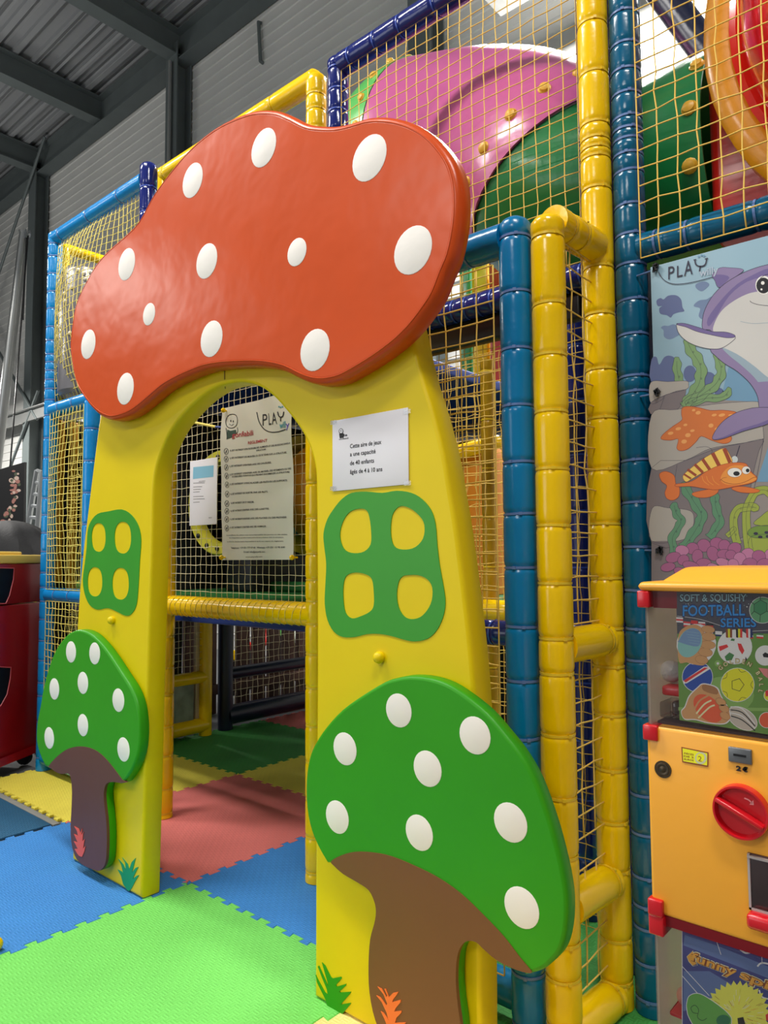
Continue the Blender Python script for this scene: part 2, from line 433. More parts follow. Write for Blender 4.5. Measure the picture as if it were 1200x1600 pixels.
m.tube([PY(3, 872, 4.02), Vector((PY(3, 872, 4.02).x, 4.02, 0))], .02, 6); m.build('backing', d_, pic)

# ------------------------------------------------------------------ foam puzzle mats
def edge_curve(n=12, a=0.011):
    """points (s, offset) of a jigsaw edge from s=0 to s=1"""
    o = []
    for k in range(n):
        for (q, h) in ((0, -a), (.24, -a), (.18, a), (.82, a), (.76, -a)):
            s_ = (k+q)/n
            if (s_, h) != (0, -a): o.append((max(.002, min(.998, s_)), h))
    return o
EC = edge_curve()
def tile_outline(x0, y0, L=1.0):
    """corners anticlockwise; every shared edge uses the same curve in the same direction"""
    o = []
    o.append((x0, y0)); o += [(x0+s*L, y0+h) for s, h in EC]
    o.append((x0+L, y0)); o += [(x0+L+h, y0+s*L) for s, h in EC]
    o.append((x0+L, y0+L)); o += [(x0+s*L, y0+L+h) for s, h in EC[::-1]]
    o.append((x0, y0+L)); o += [(x0+h, y0+s*L) for s, h in EC[::-1]]
    return [Vector((p[0], p[1], 0)) for p in o]
def inset_xy(L, d):
    n = len(L); out = []
    for i in range(n):
        a, b, c = L[i-1], L[i], L[(i+1) % n]; e1 = (b-a).normalized(); e2 = (c-b).normalized()
        n1 = Vector((-e1.y, e1.x, 0)); n2 = Vector((-e2.y, e2.x, 0)); mm = n1+n2
        mm = mm.normalized() if mm.length > 1e-6 else n1
        out.append(b+mm*d*min(1.6, 1/max(.4, mm.dot(n1))))
    return out
def mat_foam(name, col):
    m = mat(name, col, 0.72, var=0.05, vscale=5); nt = m.node_tree; b = nt.nodes['Principled BSDF']
    tc = nt.nodes.new('ShaderNodeTexCoord'); ck = nt.nodes.new('ShaderNodeTexChecker'); ck.inputs['Scale'].default_value = 52
    ck.inputs['Color1'].default_value = (1, 1, 1, 1); ck.inputs['Color2'].default_value = (0, 0, 0, 1); mx = nt.nodes.new('ShaderNodeMix'); mx.data_type = 'FLOAT'
    ad = nt.nodes.new('ShaderNodeVectorMath'); ad.inputs[1].default_value = (.0011, .0013, .0031); nt.links.new(tc.outputs['Object'], ad.inputs[0])
    wv = []
    for ax in 'XY':
        w = nt.nodes.new('ShaderNodeTexWave'); w.wave_type = 'BANDS'; w.bands_direction = ax; w.inputs['Scale'].default_value = .314/(1/104); nt.links.new(ad.outputs[0], w.inputs['Vector']); wv.append(w)
    nt.links.new(ad.outputs[0], ck.inputs['Vector']); nt.links.new(ck.outputs['Fac'], mx.inputs[0]); nt.links.new(wv[0].outputs['Fac'], mx.inputs[2]); nt.links.new(wv[1].outputs['Fac'], mx.inputs[3])
    bp = nt.nodes.new('ShaderNodeBump'); bp.inputs['Strength'].default_value = 0.4; bp.inputs['Distance'].default_value = 0.003
    nt.links.new(mx.outputs[0], bp.inputs['Height']); nt.links.new(bp.outputs['Normal'], b.inputs['Normal'])
    return m
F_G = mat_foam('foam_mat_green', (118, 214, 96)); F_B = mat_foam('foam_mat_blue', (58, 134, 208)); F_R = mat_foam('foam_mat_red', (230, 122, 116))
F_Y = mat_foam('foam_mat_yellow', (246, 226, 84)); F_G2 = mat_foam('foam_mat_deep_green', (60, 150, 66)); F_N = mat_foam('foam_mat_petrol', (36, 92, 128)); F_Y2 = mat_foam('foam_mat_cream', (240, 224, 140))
OX, OY = -2.469, 1.664
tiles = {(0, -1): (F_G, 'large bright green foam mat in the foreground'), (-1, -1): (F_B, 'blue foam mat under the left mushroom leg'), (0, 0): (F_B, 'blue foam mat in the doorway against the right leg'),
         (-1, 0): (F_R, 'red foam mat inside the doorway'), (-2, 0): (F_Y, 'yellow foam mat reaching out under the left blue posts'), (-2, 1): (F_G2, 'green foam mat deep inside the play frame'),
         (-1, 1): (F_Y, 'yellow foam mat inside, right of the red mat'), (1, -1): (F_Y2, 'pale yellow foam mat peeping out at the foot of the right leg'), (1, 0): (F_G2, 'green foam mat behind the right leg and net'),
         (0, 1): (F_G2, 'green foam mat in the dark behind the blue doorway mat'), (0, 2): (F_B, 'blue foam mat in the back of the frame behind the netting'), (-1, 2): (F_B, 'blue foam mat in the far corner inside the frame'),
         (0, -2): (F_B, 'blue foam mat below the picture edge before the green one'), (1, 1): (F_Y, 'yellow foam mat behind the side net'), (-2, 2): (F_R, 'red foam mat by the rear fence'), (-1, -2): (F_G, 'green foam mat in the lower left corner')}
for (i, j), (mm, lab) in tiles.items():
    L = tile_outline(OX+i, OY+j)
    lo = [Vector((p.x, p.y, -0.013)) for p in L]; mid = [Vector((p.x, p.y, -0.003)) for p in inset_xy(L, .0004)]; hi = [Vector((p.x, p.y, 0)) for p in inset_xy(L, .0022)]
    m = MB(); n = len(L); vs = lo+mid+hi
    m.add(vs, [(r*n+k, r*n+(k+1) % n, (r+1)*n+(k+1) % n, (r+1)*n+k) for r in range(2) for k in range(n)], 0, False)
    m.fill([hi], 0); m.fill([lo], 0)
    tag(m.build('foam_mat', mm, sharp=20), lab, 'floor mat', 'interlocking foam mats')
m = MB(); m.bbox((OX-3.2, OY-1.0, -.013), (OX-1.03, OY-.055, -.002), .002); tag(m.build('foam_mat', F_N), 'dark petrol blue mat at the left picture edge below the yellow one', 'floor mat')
m = MB(); m.bbox((OX-3.2, OY-.05, -.013), (OX-1.02, OY-.018, -.004), .002); tag(m.build('edge_strip', mat('strip_grey', (150, 150, 144), .6)), 'grey edging strip between yellow and dark blue mats', 'floor strip')
c = PZ(-6, 1476, .02); m = MB(); m.ball((c.x, c.y, .021), .021); tag(m.build('toy_ball', P_YEL), 'tiny yellow ball at the left picture edge on the blue mat', 'ball')
# ------------------------------------------------------------------ mushroom arch
AY = 1.475; AB = AY+0.078
arch = thing('mushroom_arch', 'yellow padded mushroom arch with spotted coral cap standing on the mats', 'entrance arch', (-2.0, AY+.04, 0))
outL = [(116, 1150), (120, 984), (128, 875), (137, 797), (148, 708), (156, 650)]
outT = [(172, 570), (215, 470), (290, 400), (400, 368), (520, 372), (600, 425), (636, 490)]
outR = [(651, 553), (663, 600), (677, 645), (694, 712), (703, 765), (713, 825), (727.5, 937), (739, 1047), (747, 1180), (750, 1300), (750.5, 1480)]
inn = [(492, 1300), (494, 1100), (494, 900), (493, 781), (492, 740), (487.5, 714), (479, 690), (464, 664), (446, 641), (426, 619), (403, 603), (377, 597), (351, 600), (333, 607), (310, 623), (287, 646), (269, 669), (254.5, 697), (243, 735), (238.5, 781), (237, 856), (231, 1044), (225, 1260)]
def foot(x, y):
    p = PY(x, y, AY); p.z = 0.003; return p
loop = [foot(113, 1343)] + onY(smooth(outL+outT+outR, 4, False), AY) + [foot(751.5, 1700), foot(491, 1569)] + onY(smooth(inn, 4, False), AY) + [foot(221, 1403)]
m = MB(); pad(m, resample(loop, 0.04), AY, AB, 0.011)
m.build('arch_panel', V_YEL, arch, sharp=50)
# seam over the doorway
m = MB(); m.tube([PY(351, 577, AY-.001), PY(351, 592, AY-.001), PY(352, 607, AY+.03)], 0.0022, 6); m.build('seam', mat('seam_olive', (140, 118, 10), .5), arch)

CAPY0, CAPY1 = 1.412, 1.474
cap_px = [(117, 540), (120, 510), (125, 481), (135, 454.5), (158, 413.6), (179, 390), (202, 370), (225, 346.6), (246, 309), (269, 276.6), (298, 241.6), (327, 215), (356.6, 195), (391.5, 180), (415, 175), (441, 176), (464, 185), (487.5, 196.5),
  (511, 200), (534, 200), (557.5, 195), (581, 188), (604, 186), (630, 189), (656.6, 198), (680, 212.5), (700, 233), (715, 256), (724, 285), (726.6, 317.5), (724, 358), (715, 402), (703, 431), (690, 464), (674, 489), (654, 515), (630, 539), (604, 559), (581, 574),
  (557, 588), (540, 596.5), (522, 601), (505, 602), (487.5, 598.5), (470, 591), (452, 582), (429, 576), (403, 573.5), (377, 574), (351, 575.5), (327, 579.6), (304, 588), (281, 598.5), (263, 609), (246, 623), (228, 638), (211, 649.6), (193, 656), (179, 657), (164, 651), (149.6, 638), (138, 623), (128, 606), (122, 582.5), (118, 556)]
m = MB(); pad(m, onY(smooth(cap_px, 3), 1.437), CAPY0, CAPY1, 0.020)
cap = m.build('coral_cap', V_RED, arch, sharp=60)
m = MB(); L = [Vector((p.x, CAPY0+.0012, p.z)) for p in inset(onY(smooth(cap_px, 3), 1.437), .0165)]
m.tube(L, .0024, 6, closed=True); m.build('piping', V_RED, cap)
def spots(lst, Y, parent, eps=0.0012):
    for x, y, h in lst:
        c = PY(x, y, Y); r = h/2*(c-EYE).dot(fw)/FOC
        mb = MB(); disc(mb, c, r, Y-eps, Y+.0004); o = mb.build('white_spot', V_WHT, parent, sharp=70)
spots([(301, 282, 54), (412, 231, 60), (577, 247, 72), (645, 391, 76), (464, 394, 44), (323, 408, 55), (198, 413, 50), (233, 491, 35), (138, 538, 46), (330.5, 529.5, 57), (492, 547, 66), (196, 607.5, 50)], CAPY0, cap)

# small green mushrooms sewn to the legs
def small_mushroom(cap_pts, stem_pts, spot_lst, stem_mat, Y0, Y1, tip_r, tip_l, s0, lab):
    """one green padded body; the brown stem is a sewn-on face"""
    a = cap_pts.index(tip_r); b = cap_pts.index(tip_l); c = stem_pts.index(s0)
    out = cap_pts[:a+1] + stem_pts[c:] + cap_pts[b:]
    L = [PY(p[0], p[1], Y0+.019+(-.016 if 3*(a+1) <= q < 3*(a+1+len(stem_pts)-c) else 0)) for q, p in enumerate(smooth(out, 3))]
    for p in L: p.z = max(p.z, .004)
    mb = MB(); pad(mb, L, Y0, Y1, 0.009); o = mb.build('green_mushroom', V_GRN, arch, sharp=60); tag(o, lab)
    spots(spot_lst, Y0, o)
    L = onY(smooth(stem_pts, 3), Y0+.002)
    for p in L: p.z = max(p.z, .008)
    f = lambda y: [Vector((p.x, y, p.z)) for p in L]
    mb = MB(); n = len(L); mb.fill([f(Y0-.0022)], 0); mb.add(f(Y0-.0022)+f(Y0+.009), [(k, (k+1) % n, n+(k+1) % n, n+k) for k in range(n)], 0, False)
    mb.build('mushroom_stem', stem_mat, o, sharp=60)
GY0, GY1 = AY-.042, AY-.001
capL = [(108.5, 994), (120, 986), (131, 983.5), (147.5, 989), (164, 1004), (180, 1025), (196, 1049.5), (212.5, 1075.5), (222, 1101.5), (226, 1134), (224, 1170), (216, 1196), (207, 1212), (199.5, 1221), (192, 1218), (180, 1202), (164, 1183), (147.5, 1171), (128, 1166.5), (108.5, 1170), (92, 1181), (77.6, 1196), (69.5, 1179.5), (63.6, 1157), (64.6, 1127.5), (69.5, 1101.5), (74, 1075.5), (82.5, 1043), (94, 1014)]
stemL = [(78, 1196), (92, 1180.5), (108.5, 1169.5), (128, 1166), (147.5, 1170.5), (164, 1182.5), (180, 1201.5), (192, 1217.5), (198, 1222), (190, 1223), (178, 1221.5), (168, 1224), (164, 1236), (164, 1251), (167, 1277), (168.6, 1303), (168, 1332), (165.5, 1350), (157, 1360), (147.5, 1358), (133, 1352), (121.5, 1342), (115, 1326), (112, 1304), (112, 1285), (113, 1267.5), (114, 1235), (111.6, 1213), (107, 1208), (99, 1209), (90, 1206.5), (82, 1201)]
small_mushroom(capL, stemL, [(111, 1018.6, 33), (148, 1021, 34), (85, 1076.5, 33), (129.6, 1067, 34), (185, 1094, 36), (129.6, 1133, 34), (77, 1153, 33), (193, 1171, 37)], V_BRP, GY0, GY1, (199.5, 1221), (77.6, 1196), (190, 1223), 'smaller green mushroom with dark brown stem')
capR = [(624, 1058.7), (647.4, 1055), (678, 1058), (706.6, 1067.6), (735, 1085.5), (767.5, 1112), (796, 1144.7), (821, 1177), (843, 1216), (860.7, 1263), (875, 1309.6), (887.6, 1363), (893, 1406), (891, 1449), (882, 1481.6), (864, 1503), (850, 1512), (833, 1517), (814, 1496), (789, 1463.7), (756.7, 1429.6), (721, 1395.6), (685, 1370.5), (649, 1352.6), (613.4, 1338), (584.7, 1332), (556, 1331), (534.5, 1336.5), (518.4, 1345.4), (505.8, 1324), (493.3, 1295), (486, 1259.4), (485, 1216.4), (489.7, 1184), (498.7, 1161), (516.6, 1134), (541.7, 1107), (574, 1084), (606, 1065)]
stemR = [(519, 1345), (534.5, 1336), (556, 1330.5), (584.7, 1331.5), (613.4, 1337.5), (649, 1352), (685, 1370), (721, 1395), (756.7, 1429), (789, 1463), (814, 1495.5), (832, 1517.5), (821, 1518), (803, 1512), (778, 1499.5), (756.7, 1481.6), (746, 1471.6), (733.4, 1469), (722.7, 1476), (715.5, 1496), (713.7, 1532), (716.6, 1567.6), (721, 1600), (722, 1625), (712, 1645), (680, 1652), (640, 1640), (604, 1622), (588, 1592.7), (579, 1549.7), (577.5, 1506.7), (580, 1467), (586.5, 1442), (589, 1424), (586.5, 1408), (577.5, 1390), (559.6, 1377.7), (538, 1365), (524, 1352.6)]
small_mushroom(capR, stemR, [(623, 1110, 52), (742, 1149, 58), (539, 1170, 50), (668, 1201, 55), (527, 1276.6, 50), (655, 1301, 54), (797.6, 1285, 60), (815, 1418, 62)], V_BRN, GY0, GY1, (833, 1517), (518.4, 1345.4), (821, 1518), 'larger green mushroom with brown stem')

# sewn-on windows: green frames with four openings showing the yellow panel
def applique(name, outer, holes, m_, lab=None, Y=AY, t=0.002, sm=3, parent=None, pfx=None):
    mb = MB(); L = onY(smooth(outer, sm) if sm else outer, Y); H = [onY(smooth(h, sm), Y) for h in holes]
    f = lambda Q, y: [Vector((p.x, y, p.z)) for p in Q]
    mb.fill([f(L, Y-t)]+[f(h, Y-t) for h in H], 0)
    for Q in [L]+H:
        n = len(Q); mb.add(f(Q, Y-t)+f(Q, Y+.001), [(k, (k+1) % n, n+(k+1) % n, n+k) for k in range(n)], 0, False)
    o = mb.build(name, m_, parent or arch); tag(o, lab); return o
winL = [(142, 815.6), (153, 803), (170, 799), (190.6, 796), (206, 804.7), (217, 822), (221, 844), (219, 875), (217, 912.5), (214, 944), (206, 959), (197, 962), (184, 956), (169, 950), (153, 952.5), (140.6, 945), (133, 928), (130, 906), (133, 881), (136, 856), (137.5, 831)]
def ov(x, y, w, h, e=.86): return [(x+w/2*(abs(cos(a))**e)*(1 if cos(a) > 0 else -1), y+h/2*(abs(sin(a))**e)*(1 if sin(a) > 0 else -1)) for a in [2*pi*(k+.25)/10 for k in range(10)]]
applique('window_frame', winL, [ov(154.7, 839.7, 22, 45), ov(192.5, 840, 26, 50), ov(149, 909, 23, 46), ov(189, 912, 26, 50)], V_GR2, 'small green window shape on the left leg')
ZR = lambda L: zz(L, 480, 600, 3.556)
winR = ZR([(250, 605), (330, 598), (420, 605), (500, 593), (580, 605), (640, 640), (690, 700), (715, 780), (725, 900), (740, 1020), (760, 1130), (770, 1220), (755, 1300), (720, 1370), (670, 1415), (600, 1430), (540, 1420), (470, 1400), (400, 1388), (330, 1390), (270, 1405), (200, 1405), (150, 1375), (115, 1310), (100, 1220), (103, 1120), (108, 1000), (97, 900), (93, 830), (115, 750), (160, 680), (200, 635)])
holesR = [ZR([(240, 710), (290, 693), (330, 700), (348, 740), (358, 820), (355, 890), (320, 930), (265, 940), (215, 925), (190, 880), (185, 820), (205, 755)]), ZR([(535, 678), (590, 700), (640, 750), (655, 800), (645, 860), (605, 905), (550, 920), (495, 910), (472, 870), (466, 800), (475, 730), (500, 690)]),
          ZR([(270, 1047), (330, 1058), (362, 1085), (372, 1150), (372, 1230), (350, 1265), (300, 1290), (250, 1302), (215, 1270), (203, 1200), (203, 1120), (220, 1065)]), ZR([(560, 1062), (620, 1062), (670, 1085), (697, 1130), (695, 1200), (670, 1255), (630, 1295), (580, 1306), (540, 1290), (510, 1240), (500, 1170), (510, 1100), (530, 1070)])]
applique('window_frame', winR, holesR, V_GR2, 'large green window shape on the right leg')
# grass tufts
gl = zz([(460, 1510), (440, 1480), (430, 1440), (413, 1410), (433, 1420), (441, 1432), (431, 1388), (417, 1360), (441, 1387), (453, 1415), (450, 1378), (435, 1352), (462, 1385), (469, 1410), (481, 1375), (500, 1355), (489, 1400), (482, 1425), (500, 1402), (513, 1398), (492, 1440), (487, 1455), (505, 1440), (516, 1437), (496, 1470), (481, 1500), (470, 1513)], 50, 900, 3.077)
applique('grass_tuft', gl, [], V_GRD, 'emerald grass patch', sm=0)
go = zz([(228, 1345), (242, 1350), (253, 1325), (259, 1298), (247, 1310), (253, 1275), (257, 1263), (244, 1275), (247, 1240), (251, 1228), (239, 1245), (243, 1213), (234, 1238), (225, 1214), (205, 1203), (218, 1225), (224, 1250), (204, 1240), (215, 1265), (222, 1282), (203, 1275), (214, 1295), (222, 1312), (207, 1312), (218, 1332)], 50, 900, 3.077)
applique('grass_tuft', go, [], V_COR, 'coral grass patch on the dark stem', Y=GY0-.0022, sm=0)
G3 = lambda L: zz(L, 470, 1400, 3.87)
gr = G3([(205, 740), (235, 740), (250, 715), (300, 655), (305, 645), (245, 655), (255, 640), (300, 590), (305, 578), (245, 582), (235, 577), (275, 540), (277, 530), (220, 547), (215, 537), (250, 495), (245, 487), (195, 497), (185, 490), (150, 420), (130, 400), (150, 470), (165, 522), (168, 545), (148, 500), (112, 420), (105, 425), (130, 490), (160, 562), (165, 595), (148, 580), (108, 508), (92, 476), (100, 520), (150, 620), (165, 670), (185, 720)])
applique('grass_tuft', gr, [], V_GRN, 'green grass patch', sm=0)
gq = G3([(530, 800), (510, 745), (486, 695), (502, 705), (533, 750), (522, 705), (492, 640), (460, 600), (482, 610), (519, 660), (526, 650), (502, 592), (466, 546), (492, 560), (519, 610), (526, 600), (508, 560), (516, 560), (535, 610), (560, 585), (592, 578), (585, 592), (560, 625), (555, 640), (607, 626), (605, 642), (577, 675), (567, 697), (612, 693), (608, 707), (580, 735), (572, 765), (637, 763), (620, 790), (590, 810), (560, 815)])
applique('grass_tuft', gq, [], V_ORG, 'orange grass patch on the brown stem', Y=GY0-.0022, sm=0)
# padded buttons
for x, y, r in ((177, 969, .016), (595, 1027, .016)):
    c = PY(x, y, AY); m = MB(); m.lathe([(r*.75, .004), (r*.95, -.004), (r, -.010), (r*.8, -.018), (r*.4, -.022), (0, -.023)], c, (0, 1, 0), 18); m.build('button', V_YEL, arch)
# capacity notice taped to the right leg
S = Print(AY-.0035)
q = [(519.3, 658), (637.8, 640), (638.4, 757), (519.3, 766)]
a, b = PY(519.3, 658, S.Y), PY(638.4, 756.7, S.Y)
sheet = thing('paper_notice', 'white laminated paper notice taped on the right leg above the green window', 'notice', (a.x, S.Y, b.z))
m = MB(); m.bbox((a.x, S.Y, b.z), (b.x, S.Y+.0028, a.z), .0008); m.build('sheet', PAPER, sheet)
x0 = 547; 
for t, xe, yl, yr in (('Cette aire de jeux', 596, 700.5, 693.5), ('a une capacité', 587, 713, 708), ('de 40 enfants', 584.5, 727, 722.5), ('âgés de 4 à 10 ans', 597.5, 740.5, 736)):
    S.text(t, x0, yl, xe, yr, 6.8, INK, 1, 0.016)
S.ell(533, 674, 3.6, 4.6, INKG, 1); S.ell(533, 673.6, 2.6, 3.4, PAPER, 1.5); S.ell(533, 673.4, .7, 1, INKG, 2)
S.poly([(530, 678), (537, 677), (537, 684), (531, 685)], INK, 1); S.text('gonfiabili', 529.5, 687.5, 544.5, 685.4, 2.2, INKG, 1, .02); S.text('la', 537, 682, 543, 681, 4, INK, 1, .02)
S.mb.build('print', S.mats, sheet, recalc=False)
for cx, cy in ((521, 660), (636, 643), (520.5, 763), (636.5, 755)):
    c = PY(cx, cy, S.Y-.0006); mb = MB(); mb.box((c.x-.012, c.y-.0004, c.z-.006), (c.x+.012, c.y, c.z+.006)); mb.build('tape', mat_mix('clear_tape', (250, 250, 250), .1, .03, .6), sheet)
# ------------------------------------------------------------------ padded play structure
R0 = 0.045
TIE = {}
def tie_mesh(r, m_):
    k = (round(r, 4), m_.name)
    if k not in TIE:
        mb = MB(); n = 20
        pr = [(r-.0012, -.0032), (r+.0016, -.0032), (r+.0016, .0032), (r-.0012, .0032)]
        vs = [(p[0]*cos(2*pi*j/n), p[0]*sin(2*pi*j/n), p[1]) for j in range(n) for p in pr]
        fs = [(j*4+i, j*4+(i+1) % 4, ((j+1) % n)*4+(i+1) % 4, ((j+1) % n)*4+i) for j in range(n) for i in range(4)]
        mb.add(vs, fs, 0, True); mb.box((r-.001, -.0045, -.004), (r+.005, .0045, .004), 0)
        me = bpy.data.meshes.new('cable_tie'); me.from_pydata([tuple(v) for v in mb.v], [], mb.f); me.materials.append(m_)
        me.polygons.foreach_set('use_smooth', mb.sm); me.set_sharp_from_angle(angle=math.radians(40)); TIE[k] = me
    return TIE[k]
def padded(parent, name, a, b, m_, tie_m, ties=(), r=R0, cap_a=False, cap_b=False, spin=0.0, lab=None):
    """foam sleeve from a to b, pinched at the cable ties; ties are distances along the sleeve in metres"""
    a, b = Vector(a), Vector(b); L = (b-a).length; d = (b-a)/L
    hs = {0.0: r, L: r}
    h = 0.02
    while h < L: hs[h] = r; h += 0.05
    for t in ties:
        if .01 < t < L-.01:
            for q in list(hs):
                if abs(q-t) < .022 and q not in (0.0, L): del hs[q]
            for dt, dr in ((-.018, 0.0), (-.009, -.0012), (-.004, -.004), (.004, -.004), (.009, -.0012), (.018, 0.0)):
                if 0 < t+dt < L: hs[t+dt] = r+dr
    prof = [(hs[k], k) for k in sorted(hs)]
    if cap_a: prof = [(0.001, -.026), (r*.45, -.022), (r*.8, -.012)] + prof
    if cap_b: prof = prof + [(r*.8, L+.012), (r*.45, L+.022), (0.001, L+.026)]
    mb = MB(); mb.lathe(prof, a, d, 24); o = mb.build(name, m_, parent, sharp=80)
    tag(o, lab)
    u = d.orthogonal().normalized() if abs(d.z) < .99 else Vector((1, 0, 0)); w = d.cross(u).normalized(); u = w.cross(d)
    rt_ = Matrix(((u.x, w.x, d.x), (u.y, w.y, d.y), (u.z, w.z, d.z))).to_4x4()
    me = tie_mesh(r-.0025, tie_m)
    for i, t in enumerate(ties):
        if not -.001 < t < L+.001: continue
        q = bpy.data.objects.new('cable_tie', me); C.objects.link(q); q.parent = o
        rs = random.Random(int(t*1000)+int(a.x*100))
        q.matrix_local = Matrix.Translation(a+d*t-WORLD[o]) @ rt_ @ Matrix.Rotation(spin+rs.uniform(-.5, .5), 4, 'Z') @ Matrix.Rotation(rs.uniform(-.035, .035), 4, 'X')
    return o
def zpx(x, Y, ys, z0=0.0): return [PY(x, y, Y).z-z0 for y in ys]
def every(a, b, s): 
    o = []; t = a
    while t < b: o.append(t); t += s
    return o
FRONT = 2.2
def frame(name, label, loc, cat='play frame'): return thing(name if name.endswith('post') else 'padded_frame', label, cat, loc, 'padded frames of the play structure')

# --- protruding booth: blue post + top rail beside the arch
BX, BY = -1.012, 1.72
blue = frame('booth_frame', 'blue padded post with top rail standing right of the mushroom arch', (BX, BY, 0))
ztop = PY(809, 352, BY).z
padded(blue, 'post', (BX, BY, 0.002), (BX, BY, ztop), P_BLU, T_BLU, zpx(809, BY, (374, 461, 549, 637, 725, 805, 888, 979, 1062, 1150, 1240, 1330, 1420, 1510, 1588, 1650)), cap_b=True, spin=-1.2)
padded(blue, 'top_rail', (BX-.62, BY, ztop-.03), (BX-.03, BY, ztop-.03), P_BLU, T_BLU, (.1, .25, .40, .47), r=.047)
padded(blue, 'post', (BX-.62, BY, 0.002), (BX-.62, BY, ztop), P_BLU, T_BLU, every(.15, 2.1, .16), cap_b=True)
padded(blue, 'rail', (BX-.58, BY+.03, .08), (BX-.04, BY+.03, .08), P_BLU, T_BLU, (.12, .3))

# --- yellow side frame
Y1X, Y1Y, Y2X, Y2Y = -.913, 1.722, -.897, 2.0
yel = frame('side_frame', 'yellow padded ladder-like side frame between two blue padded posts', (-.9, 1.86, 0))
zt = PY(862, 348, Y1Y).z
padded(yel, 'post', (Y1X, Y1Y, .002), (Y1X, Y1Y, zt), P_YEL, T_YEL, zpx(862, Y1Y, (372, 478, 558, 646, 735, 823, 912, 997, 1051, 1145, 1241, 1331, 1463, 1517, 1590, 1680)), cap_b=True, spin=-.6)
padded(yel, 'post', (Y2X, Y2Y, .002), (Y2X, Y2Y, 3.5), P_YEL, T_YEL, zpx(942, Y2Y, (-140, -60, 35, 115, 195, 219, 234, 248, 297, 420, 494, 580, 656, 736, 820, 904, 982, 1040, 1114, 1198, 1278, 1352, 1456, 1520, 1578, 1650)), spin=-.6)
for yy, lab in ((378, None), (1004, None), (1402, None), (1600, None)):
    z = PX(912, yy, -.905).z
    a = Vector((Y1X, Y1Y+.03, z)); b = Vector((Y2X, Y2Y-.03, z))
    padded(yel, 'rail', a, b, P_YEL, T_YEL, (.06, .125) if yy < 500 else (.20,), r=.047)

# --- blue post with the banner bay on the right
B2X, B2Y = -.812, 2.035
bay = frame('banner_frame', 'tall petrol blue padded post and rail carrying the sea life banner', (B2X, B2Y, 0))
padded(bay, 'post', (B2X, B2Y, .002), (B2X, B2Y, 3.5), P_TEA, T_BLU, zpx(990, B2Y, (-60, 22, 72, 113, 150, 187, 206, 222, 245, 272, 325, 371, 418, 473, 527, 592, 616, 660, 722, 787, 856, 923, 982, 1030, 1061, 1112, 1176, 1235, 1295, 1360, 1404, 1437, 1490, 1545, 1576, 1650)), spin=-1)
zr_ = PY(1100, 361, B2Y).z
padded(bay, 'rail', (B2X+.03, B2Y, zr_), (.42, B2Y, zr_), P_TEA, T_BLU, (.05, .135, .31, .45, .6, .8, .95), r=.043)
padded(bay, 'rail', (B2X+.03, B2Y, 1.03), (.42, B2Y, 1.03), P_TEA, T_BLU, every(.1, 1.2, .17), r=.043)
m = MB(); m.bbox((B2X-.02, 2.13, 1.0), (.40, 2.16, 2.10), .008); m.build('backing', P_DRK, bay)  # added dark sheet so the slit beside the banner looks dark
padded(bay, 'post', (.42, B2Y, .002), (.42, B2Y, 3.5), P_TEA, T_BLU, every(.1, 3.4, .15))

# --- navy tower above
NY = 2.12
nav = frame('tower_frame', 'navy padded upper frame holding the netting before the pink tube', (-1.55, NY, 0))
nl = PY(528, 150, NY); nr = PY(929, 300, NY)
nz = PY(530, 97, NY).z
padded(nav, 'post', (nl.x, NY, .002), (nl.x, NY, nz), P_NAV, T_NAV, zpx(528, NY, (112, 145, 178, 210, 243))+every(.2, 2.6, .15), cap_b=True)
padded(nav, 'post', (nr.x, NY, .002), (nr.x, NY, nz), P_NAV, T_NAV, zpx(915, NY, (60, 117, 178, 225, 238, 255, 290, 330))+every(.2, 2.0, .15), cap_b=True)
padded(nav, 'top_beam', (nl.x+.03, NY, nz-.02), (nr.x-.03, NY, nz-.02), P_NAV, T_NAV, (.06, .20, .33, .50, .66, .82, .98), r=.047)
padded(nav, 'rail', (nl.x, NY, 2.13), (nr.x-.03, NY, 2.13), P_NAV, T_NAV, every(.05, 1.1, .055), r=.043)
padded(nav, 'rail', (nl.x, NY, .985), (nr.x-.03, NY, .985), P_NAV, T_NAV, every(.1, 1.1, .16), r=.043)
for q, yq, lab in ((966, 2.2, 'added navy padded post darkening the gap between yellow and petrol posts'), (911, 2.42, 'navy padded post visible through the narrow yellow side netting')):  # first post is added to keep the gap behind dark
    p = PY(q, 900, yq); t_ = thing('navy_post', lab, 'post', (p.x, yq, 0)); padded(t_, 'post_sleeve', (p.x, yq, .002), (p.x, yq, 2.1 if yq > 2.3 else 3.3), P_NAV, T_NAV, every(.2, 2.0, .2))
# --- yellow upper frame
yup = frame('upper_frame', 'yellow padded beam and posts above the coral cap against the dark wall', (-2.7, NY, 0))
ya = PY(254, 275, NY); yb = PY(494, 126, NY)
zz_ = (ya.z+yb.z)/2
padded(yup, 'beam', (ya.x, NY, zz_), (yb.x, NY, zz_), P_YEL, T_YEL, (.05, .5, .95), r=.046, cap_a=True, cap_b=True)
padded(yup, 'post', (yb.x, NY, 2.0), (yb.x, NY, zz_), P_YEL, T_YEL, zpx(494, NY, (152, 175, 205), 2.0), cap_b=True)
padded(yup, 'post', (ya.x, NY, 2.0), (ya.x, NY, zz_), P_YEL, T_YEL, (.9, 1.0, 1.1), cap_b=True)
